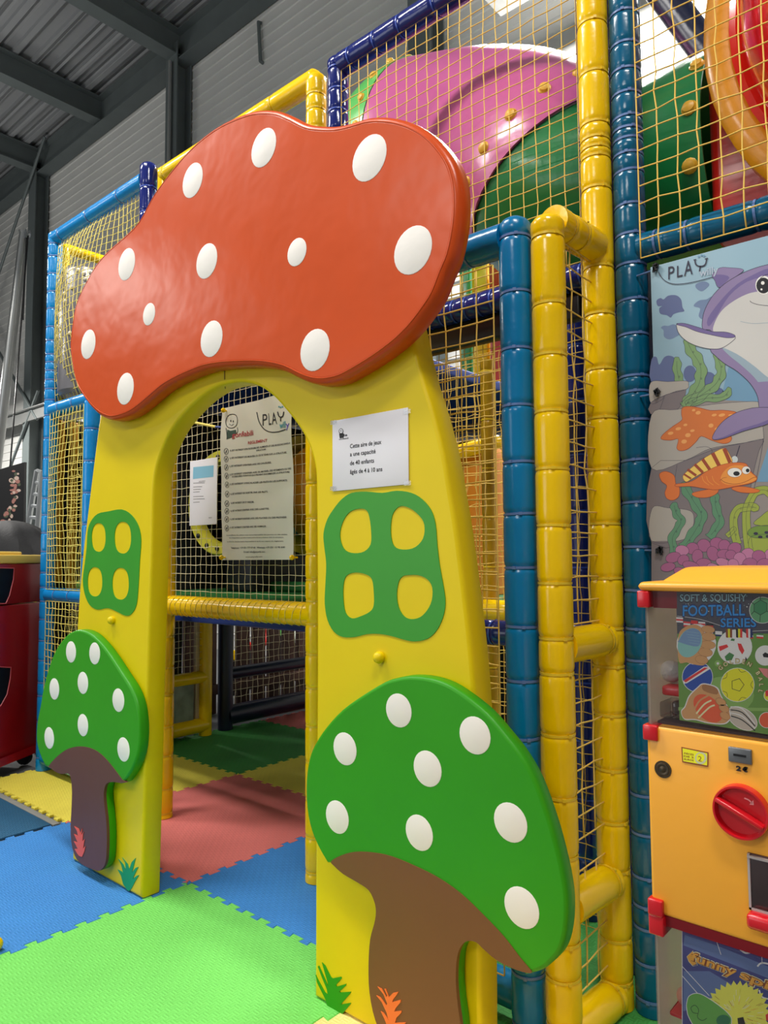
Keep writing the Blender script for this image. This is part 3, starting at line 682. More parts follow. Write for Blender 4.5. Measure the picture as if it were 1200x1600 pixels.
# --- left blue frame
LX, LY_ = PY(77, 800, 1.98).x, 1.98
lz = PY(85, 367, LY_).z-.03
lef = frame('corner_frame', 'light blue padded corner posts and rails at the far left', (LX, LY_, 0))
padded(lef, 'post', (LX, LY_, .002), (LX, LY_, lz+.02), P_LBL, T_BLU, zpx(80, LY_, (388, 407, 434, 461, 487, 515, 536, 557, 569, 582, 596, 610, 627, 651, 686, 716, 748, 779, 805, 833, 862, 895, 918, 940, 968, 1002, 1033, 1068, 1089, 1130, 1187)), r=.043, cap_b=True)
NPX = PY(232, 300, LY_).x
padded(lef, 'top_rail', (LX, LY_, lz), (NPX-.03, LY_, lz), P_LBL, T_BLU, (.1, .45, .8), r=.043)
for z in (2.155, 1.035):
    padded(lef, 'rail', (LX+.03, LY_, z), (-3.9, LY_, z), P_LBL, T_BLU, (.12, .3), r=.042)
padded(lef, 'rail', (LX+.03, LY_, .075), (-3.25, LY_, .075), P_LBL, T_BLU, (.2, .6), r=.042)
padded(lef, 'rail', (-3.86, LY_, 1.035), (-3.22, LY_, 1.035), P_LBL, T_BLU, (.2,), r=.042)
P2X = PY(142, 750, LY_).x
padded(lef, 'post', (P2X, LY_, .002), (P2X, LY_, PY(140, 630, LY_).z), P_LBL, T_BLU, zpx(140, LY_, (672, 722, 771, 820, 870, 930, 1000, 1070)), r=.043, cap_b=True)
npo = frame('navy_post', 'short-topped navy padded post between light blue rail and coral cap', (NPX, LY_, 0), 'post')
padded(npo, 'post_sleeve', (NPX, LY_, .002), (NPX, LY_, PY(232, 262, LY_).z), P_NAV, T_NAV, zpx(232, LY_, (264, 296, 335, 370))+every(.2, 2.5, .2), cap_b=True)

# --- entrance frame just behind the arch
EY = 2.0
EL, ER = PY(257, 1100, EY).x, PY(495, 1100, EY).x
ent = frame('doorway_frame', 'yellow padded doorway frame with crossbar just behind the mushroom arch', ((EL+ER)/2, EY, 0))
padded(ent, 'post', (EL, EY, .002), (EL, EY, 2.2), P_YEL, T_YEL, zpx(257, EY, (940, 995, 1043, 1085, 1135, 1180, 1232, 1270))+[1.15, 1.3, 1.45, 1.6, 1.75, 1.9, 2.05], cap_b=True)
padded(ent, 'post', (ER, EY, .002), (ER, EY, 2.2), P_YEL, T_YEL, zpx(487, EY, (757, 811, 866, 906, 939, 974, 1021, 1073, 1132, 1187, 1245, 1303, 1357)), cap_b=True)
za = PY(366, 952, EY).z
rail = padded(ent, 'crossbar', (EL, EY, za), (ER, EY, za), P_YEL, T_YEL, (), r=.047)
mb = MB()
for k in range(24):          # lacing of the net wound round the crossbar
    x = EL+.06+(ER-EL-.12)*k/23; pts = []
    for j in range(9):
        a = -.5*pi+2*pi*j/8*.75; pts.append((x+.03*j/8+random.uniform(-.006, .006), EY-.049*cos(a), za+.049*sin(a)))
    mb.tube(pts, .0017, 4)
mb.build('lacing', N_LIM, rail)
padded(ent, 'rail', (EL, EY, 2.14), (ER, EY, 2.14), P_YEL, T_YEL, (.2, .6), r=.047)

# ------------------------------------------------------------------ netting
def net(label, o, u, v, nu, nv, r, m_, jit=.004, warp=None, group=None, seg=5):
    """square-mesh netting: nu x nv knots from corner o along u and v"""
    o, u, v = Vector(o), Vector(u), Vector(v); rr = random.Random(hash((round(o.x, 2), round(o.z, 2), nu)) & 0xffff)
    nrm = u.cross(v).normalized(); P = {}
    for i in range(nu+1):
        for j in range(nv+1):
            e = 0 if i in (0, nu) or j in (0, nv) else 1
            p = o+u*(i/nu)+v*(j/nv)
            p += u.normalized()*rr.gauss(0, jit)*e+v.normalized()*rr.gauss(0, jit)*e+nrm*rr.gauss(0, jit)*e
            if warp: p += warp(i/nu, j/nv)
            P[i, j] = p
    mb = MB()
    for i in range(nu+1): mb.tube([P[i, j] for j in range(nv+1)], r, seg)
    for j in range(nv+1): mb.tube([P[i, j]+nrm*.0008 for i in range(nu+1)], r, seg)
    for (i, j), p in P.items():
        if 0 < i < nu and 0 < j < nv and seg >= 5: mb.ball(p, r*1.4, 0, 6, 4)
    ob = mb.build('safety_net', m_, None, sharp=180); return tag(ob, label, 'net', group or 'safety nets')
NR = .0023
# tower net in front of the tubes
net('yellow netting over the pink and green tube', (nl.x+.04, NY-.02, 2.17), (nr.x-nl.x-.08, 0, 0), (0, 0, nz-2.23), 21, 23, .0019, N_YEL, .0012)
# right bay upper net
net('yellow netting over the red dome and the green tube end', (B2X+.05, B2Y-.055, zr_-.05), (1.1, 0, 0), (0, 0, 1.25), 20, 24, .0021, N_YEL, .002)
# booth front net and a second one behind it
net('front netting between the arch and the blue post', (BX-.56, BY-.02, .14), (.50, 0, 0), (0, 0, ztop-.24), 9, 38, NR, N_YEL, .0022)
net('second netting deeper inside behind the arch right side', (nl.x+.06, NY+.04, 1.02), (nr.x-nl.x-.12, 0, 0), (0, 0, 1.08), 26, 27, .0016, N_YEL, .0022)
net('lower inner netting below the blue rail right of the arch', (nl.x+.06, NY+.04, .1), (nr.x-nl.x-.12, 0, 0), (0, 0, .85), 26, 21, .0016, N_YEL, .0022)
# side net between the two yellow posts
for z0, z1 in ((1.06, 2.1), (.50, .97), (.12, .42)):
    net({1.06: 'tall narrow side netting in the yellow side frame', .50: 'short side netting under the middle yellow rung', .12: 'lowest side netting above the bottom yellow rung'}[z0],
        (Y1X+.01, Y1Y+.04, z0), (0, .21, 0), (0, 0, z1-z0), 3, max(3, round((z1-z0)/.062)), NR, N_YEL, .0022)
# doorway net above the crossbar
net('pale netting in the doorway above the yellow crossbar', (EL+.045, EY, za+.03), (ER-EL-.09, 0, 0), (0, 0, 2.12-za-.03), 24, 26, .0014, N_WHT, .0012)
# left corner nets
def bul(s, t): return Vector((0, -.10*sin(pi*min(1, s*1.2+.05))*sin(pi*t)**.8, 0))
net('bulging yellow netting in the upper left blue corner frame', (LX+.05, LY_, 2.2), (NPX-LX-.1, 0, 0), (0, 0, lz-2.24), 24, 24, .0019, N_LIM, .002, bul)
net('tight yellow netting in the middle of the left blue frame', (LX+.05, LY_-.03, 1.07), (P2X-LX-.09, 0, 0), (0, 0, 1.06), 10, 25, .0022, N_LIM, .002, lambda s, t: Vector((0, -.03*sin(pi*s)*sin(pi*t), 0)))
net('second layer of netting behind the left blue frame', (LX+.08, LY_+.075, 1.07), (.62, 0, 0), (0, 0, 1.06), 16, 25, .0020, N_LIM, .003)
net('lowest netting in the left blue frame behind the green mushroom', (LX+.05, LY_-.03, .1), (P2X-LX-.09, 0, 0), (0, 0, .9), 10, 22, .0022, N_LIM, .002)
net('lower second layer of netting behind the left blue frame', (LX+.08, LY_+.075, .13), (.62, 0, 0), (0, 0, .88), 16, 22, .0020, N_LIM, .003)
# ------------------------------------------------------------------ crawl tube at the top
TP = {k: mat('tube_'+k, c, .3, bump=.06, bscale=60, coat=.3) for k, c in (('pink', (196, 92, 150)), ('green', (16, 122, 62)), ('lime', (96, 190, 96)), ('red', (206, 34, 22)), ('orange', (240, 160, 20)), ('amber', (226, 150, 20)), ('grey', (96, 94, 98)), ('blue', (90, 160, 205)), ('lemon', (206, 196, 60)))}
BOLT = mat('bolt_yellow', (226, 176, 50), .4)
tube = thing('crawl_tube', 'pink and green plastic crawl tube high behind the yellow netting', 'tube', (-1.6, 2.7, 2.5))
def bolt(c, d, parent, r=.02):
    mb = MB(); mb.lathe([(r*1.15, 0), (r*1.15, .004), (r, .006), (r*.85, .014), (r*.45, .018), (0, .019)], c, d, 12); mb.build('bolt', BOLT, parent)
def cyl_seg(path, r, m_, name, lab, parent, flange=(False, False), seg=44):
    P = [Vector(p) for p in path]; rr = [r]*len(P)
    mb = MB(); mb.tube(P, rr, seg, 0, False)
    mb.tube(P, [r-.008]*len(P), seg, 0, False)
    for e, on in ((0, flange[0]), (-1, flange[1])):
        d = (P[0]-P[1]) if e == 0 else (P[-1]-P[-2]); d.normalize()
        c0 = P[e]
        if on: mb.tube([c0-d*.035, c0-d*.03, c0, c0+d*.002], [r, r+.014, r+.014, r-.006], seg, 0, False)
    return tag(mb.build(name, m_, parent, sharp=50, recalc=False), lab)
RT = .40
def loft(c0, d0, c1, d1, k0, k1, n=14):
    """centres on a Hermite curve and section normals turning from d0 to d1"""
    c0, c1 = Vector(c0), Vector(c1); d0, d1 = Vector(d0).normalized(), Vector(d1).normalized(); o = []
    for i in range(n+1):
        t = i/n; a = 2*t**3-3*t*t+1; b = t**3-2*t*t+t; e = -2*t**3+3*t*t; f = t**3-t*t
        o.append((c0*a+d0*k0*b+c1*e+d1*k1*f, d0.lerp(d1, t).normalized()))
    return o
def ringpt(c, d, r, a):
    u = Vector((0, 0, 1)); u = (u-d*u.dot(d)).normalized(); w = d.cross(u); return c+(u*cos(a)+w*sin(a))*r
def section(S, r, m_, name, lab, parent, seg=52, lip0=0, lip1=0):
    mb = MB()
    for rad in (r, r-.008):
        vs = [ringpt(c, d, rad+(lip0 if i < 1 else 0)+(lip1 if i > len(S)-2 else 0), 2*pi*k/seg) for i, (c, d) in enumerate(S) for k in range(seg)]
        mb.add(vs, [(i*seg+k, i*seg+(k+1) % seg, (i+1)*seg+(k+1) % seg, (i+1)*seg+k) for i in range(len(S)-1) for k in range(seg)], 0, True)
    for e in (0, len(S)-1):
        c, d = S[e]; l = lip0 if e == 0 else lip1
        vs = [ringpt(c, d, r+l, 2*pi*k/seg) for k in range(seg)]+[ringpt(c, d, r-.008+l, 2*pi*k/seg) for k in range(seg)]
        mb.add(vs, [(k, (k+1) % seg, seg+(k+1) % seg, seg+k) for k in range(seg)], 0, False)
    return tag(mb.build(name, m_, parent, sharp=50, recalc=False), lab)
def sec_bolts(S, i, r, parent, angs):
    for a in angs:
        c, d = S[i]; q = ringpt(c, d, r, a); bolt(q, (q-c).normalized(), parent, .021)
cL, dL = Vector((-2.473, 3.144, 3.629)), Vector((.92, -.09, -.37))
cS, dS = Vector((-1.278, 2.554, 2.677)), Vector((.506, .008, -.863))
cR, dR = Vector((-.66, 2.6, 2.55)), Vector((1, 0, 0))
S0 = loft((-3.35, 3.35, 3.42), (1, -.2, .15), cL-dL.normalized()*.004, dL, .7, .7)
S1 = loft(cL, dL, cS, dS, 1.15, 1.0, 20)
S2 = loft(cS+dS.normalized()*.002, dS, cR, dR, .5, .5, 16)
lg_ = section(S0, RT+.004, TP['lime'], 'tube_section', 'light green section', tube)
pk_ = section(S1, RT, TP['pink'], 'tube_section', 'pink section', tube)
gr_ = section(S2, RT-.012, TP['green'], 'tube_section', 'dark green section', tube)
ang = [k*pi/9 for k in range(18)]
sec_bolts(S0, 13, RT+.002, lg_, ang); sec_bolts(S1, 18, RT-.002, pk_, ang); sec_bolts(S2, 15, RT-.014, gr_, [k*pi/7+.1 for k in range(14)])
# red box with bubble window at the right
RBX = cR.x+.003
box = thing('bubble_window_box', 'red box with orange ring and shiny red dome window at the top right', 'bubble window', (RBX+.5, 2.6, 2.2))
rb_z0, rb_z1 = 2.19, PY(1112, 125, 2.3).z
m = MB(); m.bbox((RBX, 2.27, rb_z0), (RBX+1.05, 3.1, rb_z1), .03); m.build('box_panel', TP['red'], box)
A_, B_, C_ = PY(1099, 78, 2.2), PY(1200, 284, 2.2), PY(1146, 78, 2.2)
ro = ((B_.x-A_.x)**2+(B_.z-A_.z)**2)/(2*(B_.x-A_.x)); RC = Vector((A_.x+ro, 2.25, A_.z)); ri = RC.x-C_.x
m = MB(); m.lathe([(ri-.005, .03), (ro-.02, .03), (ro, .02), (ro, -.035), (ro-.015, -.05), (ri+.02, -.055), (ri, -.045), (ri-.005, .03)], Vector((RC.x, 2.235, RC.z)), (0, 1, 0), 56)
m.build('window_ring', TP['amber'], box)
DOME = mat('dome_red', (220, 30, 18), .06, coat=1.0)
m = MB(); pr = [(ri+.004, -.03), (ri+.004, -.062), (ri-.015, -.068), (ri-.03, -.06)] + [((ri-.03)*cos(a), -.06-(ri-.03)*.55*sin(a)) for a in [k*pi/2/12 for k in range(1, 13)]]
m.lathe(pr, Vector((RC.x, 2.235, RC.z)), (0, 1, 0), 48); m.build('dome', DOME, box, sharp=30)
st = thing('diagonal_strut', 'dark petrol padded strut slanting down behind the netting at top right', 'strut', PY(1060, 55, 3.3))
padded(st, 'strut_sleeve', PY(1000, -58, 3.25), PY(1135, 123, 3.25), P_DRK, T_NAV, (), r=.066)

# ------------------------------------------------------------------ inside the play frame
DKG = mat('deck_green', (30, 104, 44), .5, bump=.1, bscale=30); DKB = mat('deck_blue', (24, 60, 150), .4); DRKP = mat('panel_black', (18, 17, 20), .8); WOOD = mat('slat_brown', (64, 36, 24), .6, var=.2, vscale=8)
dk = thing('play_deck', 'green padded deck seen through the doorway net above the crossbar', 'deck', (-2.9, 3.4, 1.0))
m = MB(); m.bbox((LX+.05, 2.10, 1.0), (-1.74, 4.7, 1.06), .015); m.build('deck_board', DKG, dk)
m = MB(); m.bbox((LX+.05, 2.10, .93), (-1.74, 2.14, .999), .01); m.build('deck_edge', DKB, dk)
m = MB(); m.bbox((EL-.1, 2.65, 1.06), (ER+.2, 2.72, 1.115), .015); m.build('step', DKG, dk)
d2 = thing('upper_deck', 'dark upper deck roofing the doorway bay', 'deck', (-3.0, 3.4, 2.16))
m = MB(); m.bbox((LX+.05, 2.2, 2.16), (nl.x-.03, 4.7, 2.22), .015); m.build('deck_board', DKB, d2)
bp_ = thing('added_back_screen', 'dark padded back wall deep behind the rules banner', 'panel', (-3.0, 4.65, 1.06))  # added black sheet standing in for the darkness deep inside
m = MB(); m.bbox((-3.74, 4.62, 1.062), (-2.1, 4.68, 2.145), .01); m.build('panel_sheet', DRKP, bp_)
bp_ = thing('added_side_screen', 'added black screen darkening the view behind the leaflet inside the play frame', 'panel', (-3.77, 3.4, 1.06))  # added black sheet, hides bright surroundings so the doorway looks dark
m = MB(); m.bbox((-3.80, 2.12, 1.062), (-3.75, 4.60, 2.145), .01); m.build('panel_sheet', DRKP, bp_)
ph = thing('porthole_tunnel', 'yellow-rimmed porthole tunnel half hidden behind the rules banner', 'tunnel', PY(350, 786, 2.42))
pc = PY(350, 786, 2.42); pr_ = (PY(350, 868, 2.42)-pc).length
m = MB(); m.lathe([(pr_*.76, .02), (pr_*.98, .02), (pr_, .01), (pr_, -.03), (pr_*.97, -.04), (pr_*.78, -.04), (pr_*.76, -.02), (pr_*.76, .02)], pc, (0, 1, 0), 44); m.build('rim', TP['lemon'], ph)
m = MB(); m.tube([pc+Vector((0, .021, 0)), pc+Vector((0, .12, 0))], pr_*1.05, 40, 0, False); m.tube([pc+Vector((0, .022, 0)), pc+Vector((0, .9, 0))], pr_*.75, 40, 0, False); m.build('barrel', TP['blue'], ph, recalc=False); m = MB(); m.bbox((pc.x-.12, pc.y+.1, 1.062), (pc.x+.12, pc.y+.6, pc.z-pr_*.72), .01); m.build('cradle', BLACK, ph)
for k in range(16): 
    a = 2*pi*k/16; mb = MB(); mb.lathe([(.014, 0), (.014, -.006), (.008, -.012), (0, -.013)], pc+Vector((pr_*.87*cos(a), -.04, pr_*.87*sin(a))), (0, 1, 0), 8); mb.build('bolt', BLACK, ph)
ob_ = thing('orange_tunnel', 'orange curved tunnel wall right of the rules banner', 'tunnel', PY(480, 780, 3.0))
c = PY(500, 770, 2.9); m = MB(); m.ball((c.x+.05, c.y+.1, c.z), .33, 0, 28, 20, (1, 1, 1)); m.build('tunnel_bend', TP['orange'], ob_)
m = MB(); m.lathe([(.30, 0), (.36, 0), (.36, -.03), (.30, -.03), (.30, 0)], (c.x-.13, c.y+.05, c.z), (1, -.25, .1), 32); m.build('flange', TP['lemon'], ob_)
cb = thing('elastic_cord', 'yellow and blue elastic cord tied across the net left of the banner', 'cord', PY(320, 664, 1.985))
m = MB(); m.tube([PY(298, 659, 1.985), PY(318, 663, 1.985), PY(337, 667, 1.985)], .006, 8); m.build('cord', N_LIM, cb)
m = MB(); m.tube([PY(337, 667, 1.985), PY(349, 668, 1.98)], .005, 8); m.build('tip', DKB, cb)

# orange spiral slide behind the right-hand netting
sl = thing('spiral_slide', 'orange-brown slide wall behind the netting right of the arch', 'slide', (-1.9, 3.0, 0.02))
SLB = mat('slide_orange', (214, 132, 20), .35, coat=.3)
sc_ = PY(712, 800, 3.05)
m = MB(); m.tube([(sc_.x, 3.05, 1.062), (sc_.x, 3.05, 1.30), (sc_.x, 3.05, 1.74), (sc_.x, 3.05, 1.78)], [.27, .27, .27, .25], 36); m.build('slide_drum', SLB, sl)
m = MB()
pts = [(sc_.x+.30*cos(a), 3.05+.30*sin(a), 1.80-.03*k) for k, a in enumerate([-.2-.35*j for j in range(14)])]
m.tube(pts, .035, 10); m.build('slide_lip', P_YEL, sl)
ip = thing('inner_post', 'yellow-green padded post just left of the blue booth post behind the nets', 'post', (PY(764, 800, 2.5).x, 2.5, 0))
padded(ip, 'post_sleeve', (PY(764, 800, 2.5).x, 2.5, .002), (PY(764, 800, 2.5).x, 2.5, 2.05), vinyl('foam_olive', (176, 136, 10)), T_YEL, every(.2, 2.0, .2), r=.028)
ir = thing('inner_rail', 'yellow padded rail above the shiny blue rail right of the arch', 'rail', PY(770, 952, 2.6))
zq = PY(770, 955, 2.45).z
padded(ir, 'rail_sleeve', (-1.68, 2.45, zq), (-1.0, 2.45, zq), P_YEL, T_YEL, (.2, .4, .6))
# coloured hall beyond, seen through the upper nets
for (x0, y0, x1, y1, Y, m_, nm, lab, cat) in (
    (735, 400, 762, 470, 4.2, P_YEL, 'foam_wedge', 'yellow foam wedge glimpsed above the shiny navy rail', 'wedge'),
    (716, 405, 734, 470, 4.4, TP['green'], 'foam_column', 'green foam column glimpsed above the shiny navy rail', 'column'),
    (762, 395, 800, 440, 4.0, TP['red'], 'foam_block', 'dark red block glimpsed above the navy rail beside the blue post', 'block')):
    a, b = PY(x0, y0, Y), PY(x1, y1, Y); t = thing(nm, lab, cat, ((a.x+b.x)/2, Y, 2.2))
    m = MB(); m.bbox((a.x, Y, 2.2), (b.x, Y+.25, a.z), .02); m.build('body', m_, t)
m = MB(); m.bbox((nl.x+.05, 2.13, 2.0), (-1.02, 2.17, 2.10), .01); tag(m.build('edge_board', BLACK), 'black edge board under the shiny navy rail right of the arch', 'board')
net('golden netting deep behind the right side of the arch', (nl.x+.12, 2.62, .02), (1.0, 0, 0), (0, 0, 2.1), 23, 48, .0016, N_YEL, .003)
net('farthest golden netting behind the orange slide', (nl.x-.6, 3.55, 1.065), (.9, 0, 0), (0, 0, 1.05), 18, 24, .0018, N_YEL, .003)
lw = thing('added_low_screen', 'added black low screen darkening the view behind the narrow side netting', 'screen', (-1.8, 3.42, 0)); m = MB(); m.bbox((-2.7, 3.4, .002), (-.95, 3.46, .98), .01); m.build('pad', DRKP, lw)  # added black sheet to darken the lower interior
for k, (px, w, col) in enumerate(((668, .12, 'blue'), (694, .05, 'lemon'), (716, .08, 'blue'), (745, .1, 'orange'))):
    pass
# lower storey: left side frame, corner post, rear fence
SX = -4.40
sf = frame('inner_side_frame', 'yellow padded low frame with printed panel inside the doorway on the left', (SX, 2.7, 0))
yp = PX(321, 1100, SX)
padded(sf, 'post', (SX, yp.y, .002), (SX, yp.y, 2.1), P_YEL, T_YEL, (), r=.045)
zlow = PX(295, 1137, SX).z; zmid = PX(285, 1062, SX).z
padded(sf, 'rail', (SX, 2.1, zlow), (SX, yp.y, zlow), P_YEL, T_YEL, (.3, .6), r=.05)
padded(sf, 'rail', (SX, 2.1, zmid), (SX, yp.y, zmid), P_YEL, T_YEL, (.3, .6), r=.043)
m = MB(); m.bbox((SX-.02, 2.1, zlow+.03), (SX+.005, yp.y-.10, zmid-.04), .004); m.build('printed_panel', mat('panel_sage', (112, 122, 108), .6, var=.5, vscale=9), sf)
m = MB(); m.bbox((SX-.05, yp.y-.07, zlow), (SX-.02, yp.y-.03, 1.0), .004); m.build('pale_strip', mat('strip_pale', (206, 190, 168), .6), sf)
net('small netting over the printed panel inside on the left', (SX+.01, 2.1, zmid+.04), (0, yp.y-2.14, 0), (0, 0, .96-zmid), 20, 12, .0017, N_WHT, .002)
cp = frame('inner_corner_frame', 'black-blue padded post with two dark rails at the back of the doorway', (SX-.04, 3.2, 0))
cx = PX(352, 1100, SX-.03)
padded(cp, 'post', (SX-.03, cx.y, .002), (SX-.03, cx.y, 2.1), P_DRK, T_NAV, (), r=.055)
z1_, z2_ = PX(360, 1110, SX-.03).z, PX(400, 1046, SX-.03).z
padded(cp, 'rail', (SX-.03, cx.y, .10), (SX-.03, 4.9, .10), P_DRK, T_NAV, (), r=.07)
padded(cp, 'rail', (SX-.03, cx.y, z2_), (SX-.03, 4.9, z2_), P_DRK, T_NAV, (), r=.045)
net('grey netting between the two dark rails inside', (SX-.06, cx.y+.06, .16), (0, 1.6, 0), (0, 0, .85), 30, 16, .0017, N_WHT, .003)
cu = thing('white_sill', 'white rail strip low behind the dark netting inside', 'sill', (SX-.3, 4.0, 0))
zs = PX(430, 1103, SX-.2).z
m = MB(); m.bbox((SX-.24, cx.y+.1, zs-.02), (SX-.2, 4.9, zs+.03), .006); m.build('strip', mat('white_sill', (220, 220, 216), .5), cu)
fn = thing('slat_fence', 'brown wooden slat fence behind the inner dark rails', 'fence', (SX-.55, 3.9, 0))
for k in range(11):
    y = cx.y-.15+k*.17; m = MB(); m.bbox((SX-.62, y, -.01), (SX-.57, y+.125, 1.0), .006); m.build('slat', WOOD, fn)
for z in (.15, .8):
    m = MB(); m.bbox((SX-.57, cx.y-.2, z), (SX-.53, 5.0, z+.08), .006); m.build('fence_rail', WOOD, fn)
fl = thing('slat_screen', 'brown wooden slats behind the small net inside on the left', 'fence', (SX-.5, 2.6, 0))
for k in range(7):
    y = 2.12+k*.125; m = MB(); m.bbox((SX-.50, y, -.01), (SX-.46, y+.10, 1.0), .006); m.build('slat', WOOD, fl)
# toys glimpsed between the slats
def toy(x, y, X, rpx, m_, nm, lab, cat, shape):
    p = PX(x, y, X); r = rpx*(p-EYE).dot(fw)/FOC; t = thing(nm, lab, cat, (p.x, p.y, 0))
    mb = MB()
    if shape == 'ring': mb.tube([p+Vector((0, r*cos(a), r*sin(a))) for a in [2*pi*k/28 for k in range(28)]], r*.22, 10, 0, False, True)
    elif shape == 'ball': mb.ball(p, r)
    else: mb.bbox((p.x-r*.6, p.y-r, max(0, p.z-r*shape)), (p.x, p.y+r, p.z+r), r*.15)
    mb.build('body', m_, t)
    m2 = MB(); m2.box((p.x-.05, p.y-.04, -.01), (p.x-.01, p.y+.04, p.z-(r if shape in ('ring', 'ball') else 0))); m2.build('stand', BLACK, t)
toy(400, 985, SX-1.2, 26, TP['red'], 'ride_toy', 'red round ride toy glimpsed between slats inside', 'ride', 'ring')
toy(369, 1022, SX-1.1, 6, P_YEL, 'lit_box', 'small yellow box glimpsed through the slats beside the dark post', 'box', 1.5)
toy(437, 985, SX-1.2, 9, TP['lime'], 'toy_sign', 'lime green panel glimpsed between the slats', 'panel', 1)
toy(436, 1012, SX-1.3, 11, TP['orange'], 'toy_sign', 'orange panel glimpsed below the lime one between slats', 'panel', 1.6)
toy(458, 995, SX-1.3, 10, mat('clock_white', (210, 220, 205), .5), 'round_toy', 'pale round toy glimpsed at the right end of the slats', 'toy', 'ball')
# grey spotted drum and yellow frame in the upper left corner
dr = thing('spotted_drum', 'dark grey drum with white dots behind the bulging left net', 'tunnel', (-3.75, 2.62, 2.3))
dc = PY(150, 500, 2.14); rd = .21
dz0, dz1 = 2.225, PY(150, 425, 2.14).z
m = MB(); m.lathe([(rd-.02, dz0-dc.z), (rd, dz0-dc.z+.02), (rd, dz1-dc.z-.06), (rd-.03, dz1-dc.z-.02), (rd-.1, dz1-dc.z), (0, dz1-dc.z)], dc, (0, 0, 1), 40); m.build('drum', TP['grey'], dr)
rr = random.Random(5)
for k in range(34):
    a = rr.uniform(pi*1.0, pi*2.0); q = Vector((dc.x+rd*cos(a), dc.y+rd*sin(a), rr.uniform(dc.z-.2, dz1-.06)))
    mb = MB(); mb.ball(q, .012, 0, 8, 6); mb.build('dot', V_WHT, dr)
yk = frame('inner_upper_frame', 'yellow padded frame behind the bulging left net', (LX+.08, 2.4, 2.2))
pz = PY(101, 388, 2.06); 
padded(yk, 'post', (pz.x, 2.06, 2.2), (pz.x, 2.06, pz.z), P_YEL, T_YEL, every(.1, 1, .12), r=.032, cap_b=True)
padded(yk, 'rail', (pz.x, 2.06, pz.z), (pz.x+.03, 3.5, pz.z), P_YEL, T_YEL, every(.1, 1.3, .2), r=.032)
yl = thing('inner_pad', 'yellow padded slat panel inside the left blue frame', 'panel', (LX+.2, 2.5, 1.06))
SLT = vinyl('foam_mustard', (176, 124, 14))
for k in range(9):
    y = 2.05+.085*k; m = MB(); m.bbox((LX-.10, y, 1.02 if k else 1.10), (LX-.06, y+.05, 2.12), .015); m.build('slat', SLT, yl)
m = MB(); m.bbox((LX-.16, 2.03, .02), (LX-.11, 3.0, 2.14), .01); m.build('backing', DRKP, yl)
m = MB(); y = PX(128, 720, LX-.06).y; m.bbox((LX-.058, y, 1.62), (LX-.05, y+.12, 1.9), .003); m.build('pale_patch', mat('patch_pale', (190, 186, 176), .6), yl)
gp = thing('green_pad', 'green pad resting on the left deck edge behind the net', 'pad', (-4.1, 2.17, 1.06))
a, b = PY(98, 915, 2.14), PY(160, 912, 2.14); m = MB(); m.bbox((LX+.06, 2.12, 1.061), (b.x+.1, 2.26, 1.12), .02); m.build('pad_body', TP['lime'], gp)
a = PY(108, 884, 2.18); m = MB(); m.bbox((max(a.x, LX+.11)-.035, 2.15, 1.121), (max(a.x, LX+.11)+.035, 2.22, 1.2), .015); tag(m.build('foam_cube', vinyl('foam_orange', (240, 120, 30))), 'small orange foam cube behind the left net', 'foam block')
# ------------------------------------------------------------------ rules banner hung on the doorway net
RBY = 1.955
SHEET = mat('banner_pvc', (206, 204, 190), .28, bump=.06, bscale=8)
def rwarp(p):
    t = (p.x+2.45)*1.3+(p.z-1.6)*.9
    return .006*sin(9*t)+.003*sin(21*t+1)
rb = thing('rules_banner', 'pale rules banner with list of prohibitions hanging in the doorway net', 'banner', PY(400, 874, RBY))
tl, br = PY(347, 638, RBY), PY(457, 874.5, RBY)
m = MB(); nu, nv = 30, 40
g_ = [[Vector((tl.x+(br.x-tl.x)*i/nu, 0, br.z+(tl.z-br.z)*j/nv)) for j in range(nv+1)] for i in range(nu+1)]
vs = []; 
for off in (0, .0015):
    for i in range(nu+1):
        for j in range(nv+1): p = g_[i][j]; vs.append(Vector((p.x, RBY+rwarp(p)+off, p.z)))
N1 = (nu+1)*(nv+1); fs = []
for i in range(nu):
    for j in range(nv):
        a = i*(nv+1)+j; fs.append((a, a+nv+1, a+nv+2, a+1)); fs.append((N1+a, N1+a+1, N1+a+nv+2, N1+a+nv+1))
for i in range(nu):
    for j in (0, nv):
        a = i*(nv+1)+j; fs.append((a, a+nv+1, N1+a+nv+1, N1+a))
for j in range(nv):
    for i in (0, nu):
        a = i*(nv+1)+j; fs.append((a, a+1, N1+a+1, N1+a))
m.add(vs, fs, 0, True); m.build('sheet', SHEET, rb, sharp=60)
B = Print(RBY, rwarp, .0005)
IR = mat('ink_red', (170, 40, 50), .6); IG = mat('ink_dark_green', (30, 60, 40), .6); IT = mat('ink_teal', (60, 140, 150), .6); IV = mat('ink_violet', (90, 80, 170), .6); IB = mat('ink_sky', (90, 150, 200), .6); IW = mat('ink_white', (235, 235, 228), .6)
k = lambda L: zz(L, 330, 620, 8)
def K(x, y): return (330+x/8, 620+y/8)
